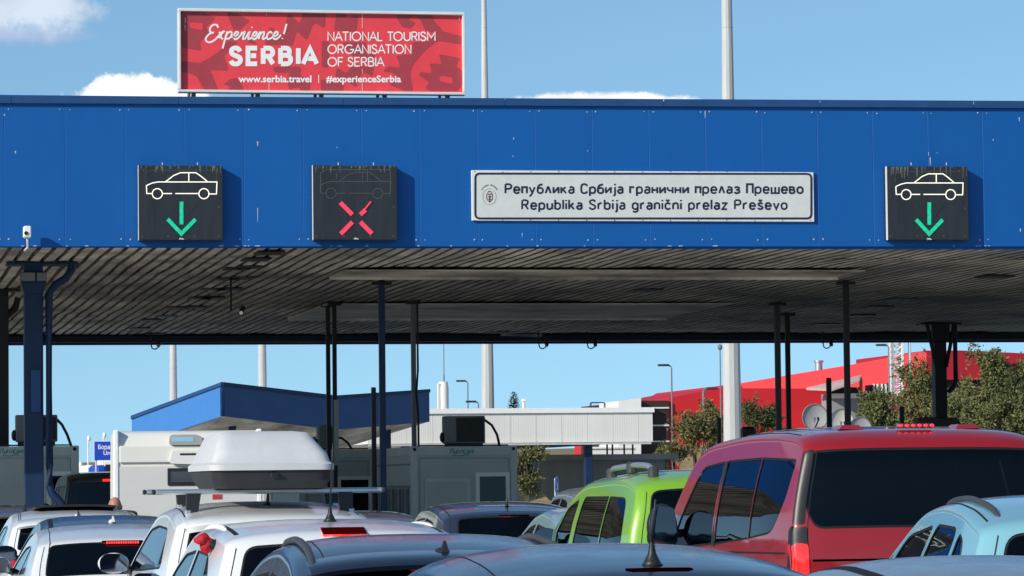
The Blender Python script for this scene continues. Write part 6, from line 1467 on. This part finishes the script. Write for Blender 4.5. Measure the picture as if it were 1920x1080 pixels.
# 17 black van under the canopy
H=2.05;zb=1.2
car(K(L=4.9,W=1.95,H=H,zb=zb,tum=.15,R=.11,kr=.04,prof=[(.20,.30,.04),(.03,.36,.08),(0,.6,.1),(.0,1.2,.3),(.06,1.5,.3),(.16,H-.10,.08),(.35,H-.02,.2),(.8,H,.5),(1.8,H+.01,.6),(3.0,H-.05,.5),(3.35,H-.14,.4),(4.1,1.25,.2),(4.6,1.05,.2),(4.85,.75,.15),(4.9,.5,.1),(4.82,.3,.05),(4.7,.27,.03)],rg=(1.3,H-.2),ws=(3.35,4.05),sw=[[(.4,1.3,.06),(2.1,1.27,.04),(2.1,H-.28,.04),(.4,H-.28,.06)],[(2.3,1.27,.04),(3.5,1.22,.04),(2.95,H-.3,.08),(2.3,H-.28,.04)]],paint=PBK,glass=GD,wheels=(.95,3.9),handles=(),doors=(2.2,),mir=(3.4,1.35),hbl=(.14,1.86,1.90,1,None),tl=(1.0,1.4,.88,.06)),
 'black van in the shade between the left booth and the caravan','van',*W(208,930,70).xy,0,'vans in the queue','van')

# ------------------------------------------------------------------ caravan
Yv=54.; a=W(217,808,Yv); b=W(487,940,Yv); zt_=a.z; x0,x1=a.x,b.x
cv=thing('caravan','white touring caravan seen from behind, left of the roof box','caravan',((x0+x1)/2,Yv,0),None)
fz=lambda px,py,h=0:(lambda p:Vector((p.x,Yv-h,p.z)))(W(px,py,Yv))
t=MB(); side=[(0,.45),(0,1.35),(.0,zt_-.32),(.10,zt_-.05),(.25,zt_),(5.0,zt_),(5.3,zt_-.3),(5.7,1.3),(5.7,.45)]
side=roundpoly([(u,v,.14) for u,v in side],4); t.prism(side,lambda u,v,w:Vector((x0+w,Yv+u,v)),x1-x0); t.build('body',MT['caravan'],cv,smooth='auto')
t=MB(); ax_=Vector
t.bbox(x0-.035,x0+.05,Yv-.03,Yv+.25,.5,zt_+.015,.02); t.bbox(x1-.05,x1+.035,Yv-.03,Yv+.25,.5,zt_+.015,.02)
t.build('corner_rail',MT['letter'],cv)
t=MB(); p,q=fz(228,836),fz(486,866); t.bbox(x0+.055,x1-.055,Yv-.045,Yv-.002,q.z,p.z,.015); t.build('upper_panel',MT['caravan'],cv)
t=MB(); p,q=fz(230,875),fz(486,1060); t.box(x0+.055,x1-.055,Yv-.012,Yv-.002,max(.5,q.z),p.z); t.build('lower_panel',mat('caravan_grey_panel',(.62,.61,.58),.45,.4,var=.04),cv)
t=MB(); p,q=fz(316,815),fz(380,834); pl=roundpoly([(p.x,q.z,.05),(q.x,q.z,.05),(q.x-.02,p.z-.03,.06),(q.x-.10,p.z,.04),(p.x+.02,p.z,.05)],4); t.prism(pl,lambda u,v,w:Vector((u,Yv+.07-w,v)),.16); o=t.build('lamp_cluster',mat('clear_lamp_housing',(.38,.36,.31),.25,.5,coat=1,var=.1),cv)
t=MB(); t.bbox(p.x+.05,q.x-.14,Yv-.097,Yv-.0915,q.z+.045,p.z-.03,.002); t.build('lens',MT['chrome'],o)
t=MB(); p,q=fz(317,845),fz(378,871); pl=roundpoly([(p.x,q.z+.02,.04),(q.x,q.z,.03),(q.x+.02,p.z,.03),(p.x+.05,p.z,.03)],4); t.prism(pl,lambda u,v,w:Vector((u,Yv-.046-w,v)),.05); o=t.build('hatch',MT['caravan'],cv)
t=MB(); p,q=fz(337,850),fz(372,853); t.box(p.x,q.x,Yv-.105,Yv-.0965,q.z,p.z); t.build('hatch_slot',MT['trim'],o)
t=MB(); p,q=fz(314,878),fz(470,909); t.bbox(p.x,q.x,Yv-.04,Yv-.0125,q.z,p.z,.01); o=t.build('rear_window',MT['trim'],cv)
t=MB(); t.box(p.x+.05,q.x-.05,Yv-.048,Yv-.0405,q.z+.05,p.z-.05); t.build('pane',mat('dark_acrylic',(.05,.052,.06),.12,.5,var=.3),o)
for px in (223,482):
    t=MB(); p=fz(px,880); t.bbox(p.x-.03,p.x+.03,Yv-.06,Yv-.031,1.05,1.35,.01); t.build('tail_lamp',MT['lamp'],cv)
t=MB(); p,q=fz(398,921),fz(416,936); t.box(p.x,q.x,Yv-.02,Yv-.0125,q.z,p.z); t.build('reflector',MT['lamp'],cv)
for sx in (x0+.1,x1-.1): t=MB(); t.lathe([(0,-.1),(.31,-.1),(.34,-.06),(.34,.06),(.31,.1),(0,.1)],(sx,Yv+2.9,.34),'x',20); t.build('wheel',MT['rubber'],cv,smooth='auto')
t=MB(); t.box(x0+.1,x1-.1,Yv+.1,Yv+5.4,.36,.449); t.tube([((x0+x1)/2,Yv+5.6,.42),((x0+x1)/2,Yv+6.9,.42)],.05,6); t.build('chassis',MT['trim'],cv)

cv.rotation_euler=(0,0,-R(3.4))
# ------------------------------------------------------------------ person beside the caravan (only the crown of the head shows)
def person(x,y,h,label):
    th=thing('person',label,'person',(x,y,0)); s=h/1.75
    J=dict(pel=(0,0,.92),spi=(0,.02,1.15),che=(0,.0,1.36),nek=(0,.02,1.50),hd0=(0,.03,1.58),lsh=(-.19,0,1.43),lel=(-.25,-.02,1.14),lwr=(-.24,.10,.92),rsh=(.19,0,1.43),rel=(.25,-.02,1.14),rwr=(.24,.10,.92),lhp=(-.10,0,.88),lkn=(-.11,.02,.50),lan=(-.11,-.03,.09),lto=(-.12,.15,.04),rhp=(.10,0,.88),rkn=(.11,.03,.50),ran=(.11,-.01,.09),rto=(.12,.17,.04))
    Rr=dict(pel=.15,spi=.14,che=.16,nek=.06,hd0=.07,lsh=.075,lel=.05,lwr=.035,rsh=.075,rel=.05,rwr=.035,lhp=.10,lkn=.065,lan=.045,lto=.04,rhp=.10,rkn=.065,ran=.045,rto=.04)
    E=[('pel','spi'),('spi','che'),('che','nek'),('nek','hd0'),('che','lsh'),('lsh','lel'),('lel','lwr'),('che','rsh'),('rsh','rel'),('rel','rwr'),('pel','lhp'),('lhp','lkn'),('lkn','lan'),('lan','lto'),('pel','rhp'),('rhp','rkn'),('rkn','ran'),('ran','rto')]
    bn=R(55)
    for k_ in ('spi','che','nek','hd0','lsh','lel','lwr','rsh','rel','rwr'):
        x_,y_,z_=J[k_]; dz=z_-.92; J[k_]=(x_,y_*math.cos(bn)+dz*math.sin(bn),.92+dz*math.cos(bn)-y_*math.sin(bn))
    for k_,e_ in (('lel',-.24),('lwr',-.44),('rel',-.24),('rwr',-.44)): a_=J['lsh' if k_[0]=='l' else 'rsh']; J[k_]=(J[k_][0],a_[1]+.04,a_[2]+e_)
    for pre,sx in (('l',-1),('r',1)):
        w=Vector(J[pre+'wr']); palm=w+Vector((0,.03,-.09)); J[pre+'pa']=tuple(palm); Rr[pre+'pa']=.028; E.append((pre+'wr',pre+'pa'))
        for k,(dx,l) in enumerate(((-.03,.075),(-.01,.09),(.01,.085),(.03,.065))):
            n1=f'{pre}f{k}'; J[n1]=tuple(palm+Vector((sx*.005,dx,-.045))); J[n1+'b']=tuple(palm+Vector((sx*-.01,dx*1.1,-.045-l))); Rr[n1]=Rr[n1+'b']=.009; E+= [(pre+'pa',n1),(n1,n1+'b')]
        J[pre+'th']=tuple(palm+Vector((-sx*.03,.04,-.03))); Rr[pre+'th']=.010; E.append((pre+'pa',pre+'th'))
    ks=list(J); me=bpy.data.meshes.new('skin'); me.from_pydata([Vector(J[k])*s for k in ks],[(ks.index(a),ks.index(b)) for a,b in E],[])
    o=bpy.data.objects.new('skin',me); C.objects.link(o); o.modifiers.new('s','SKIN'); ss=o.modifiers.new('u','SUBSURF'); ss.levels=2; ss.render_levels=2
    for i,k in enumerate(ks): me.skin_vertices[0].data[i].radius=(Rr[k]*s,Rr[k]*s)
    me.skin_vertices[0].data[0].use_root=True
    dg=bpy.context.evaluated_depsgraph_get(); dg.update(); ev=o.evaluated_get(dg).to_mesh(); vs=[v.co.copy() for v in ev.vertices]; fs=[tuple(p.vertices) for p in ev.polygons]; bpy.data.objects.remove(o)
    hc=(Vector((0,math.sin(bn)*.725+.06,.92+.725*math.cos(bn)))+Vector((0,.02,0)))*s; t=MB(); t.v=[v+Vector((x,y,0)) for v in vs]; t.f=list(fs)
    n0=len(t.v); t.sphere(Vector((x,y,0))+hc,.079*s,.098*s,.112*s,24,18)
    for i in range(n0,len(t.v)):
        v=t.v[i]-Vector((x,y,0))-hc; f_=v.y/s
        if f_>.02: v.x*=1-.25*max(0,-v.z/s)/.11
        if v.z/s<0: v.y*=.93
        if f_>.07 and abs(v.x)<.02*s and -.035<v.z/s<.01: v.y+=.022*s
        t.v[i]=v+Vector((x,y,0))+hc
    for sx in (-1,1): t.sphere(Vector((x,y,0))+hc+Vector((sx*.079,.0,-.01))*s,.012*s,.022*s,.032*s,8,6)
    b=t.build('body',MT['skin'],th,smooth=True)
    t=MB(); 
    sel=[f for f in fs if all(.10*s<vs[i].z<1.47*s for i in f) and not all(abs(vs[i].x)>.17*s and vs[i].z<1.12*s for i in f)]
    for nm,lo,hi,mt in (('shirt',.93,2,'cloth'),('trousers',0,.93,'boxbase')):
        q=MB(); me2=bpy.data.meshes.new('q'); me2.from_pydata(vs,[],fs); me2.update(); nn=[v.normal.copy() for v in me2.vertices]
        fsel=[f for f in sel if lo*s<=sum(vs[i].z for i in f)/len(f)<hi*s]; used=sorted({i for f in fsel for i in f}); mp={i:k for k,i in enumerate(used)}
        q.v=[vs[i]+nn[i]*.012+Vector((x,y,0)) for i in used]; q.f=[tuple(mp[i] for i in f) for f in fsel]; q.build(nm,MT[mt],th,smooth=True); bpy.data.meshes.remove(me2)
    t=MB()
    for sx in (-1,1):
        t.sphere(Vector((x,y,0))+hc+Vector((sx*.03,.086,.01))*s,.012*s,.008*s,.007*s,8,6)
    t.build('eyes',MT['letter'],th); t=MB(); t.sphere(Vector((x,y,0))+hc+Vector((0,.088,-.055))*s,.025*s,.008*s,.006*s,10,6); t.build('mouth',MT['redcloth'],th)
    return th
pp=W(217,937,47.5); person(pp.x,pp.y-.6,1.95,'bald person stooping by the left rear corner of the caravan')
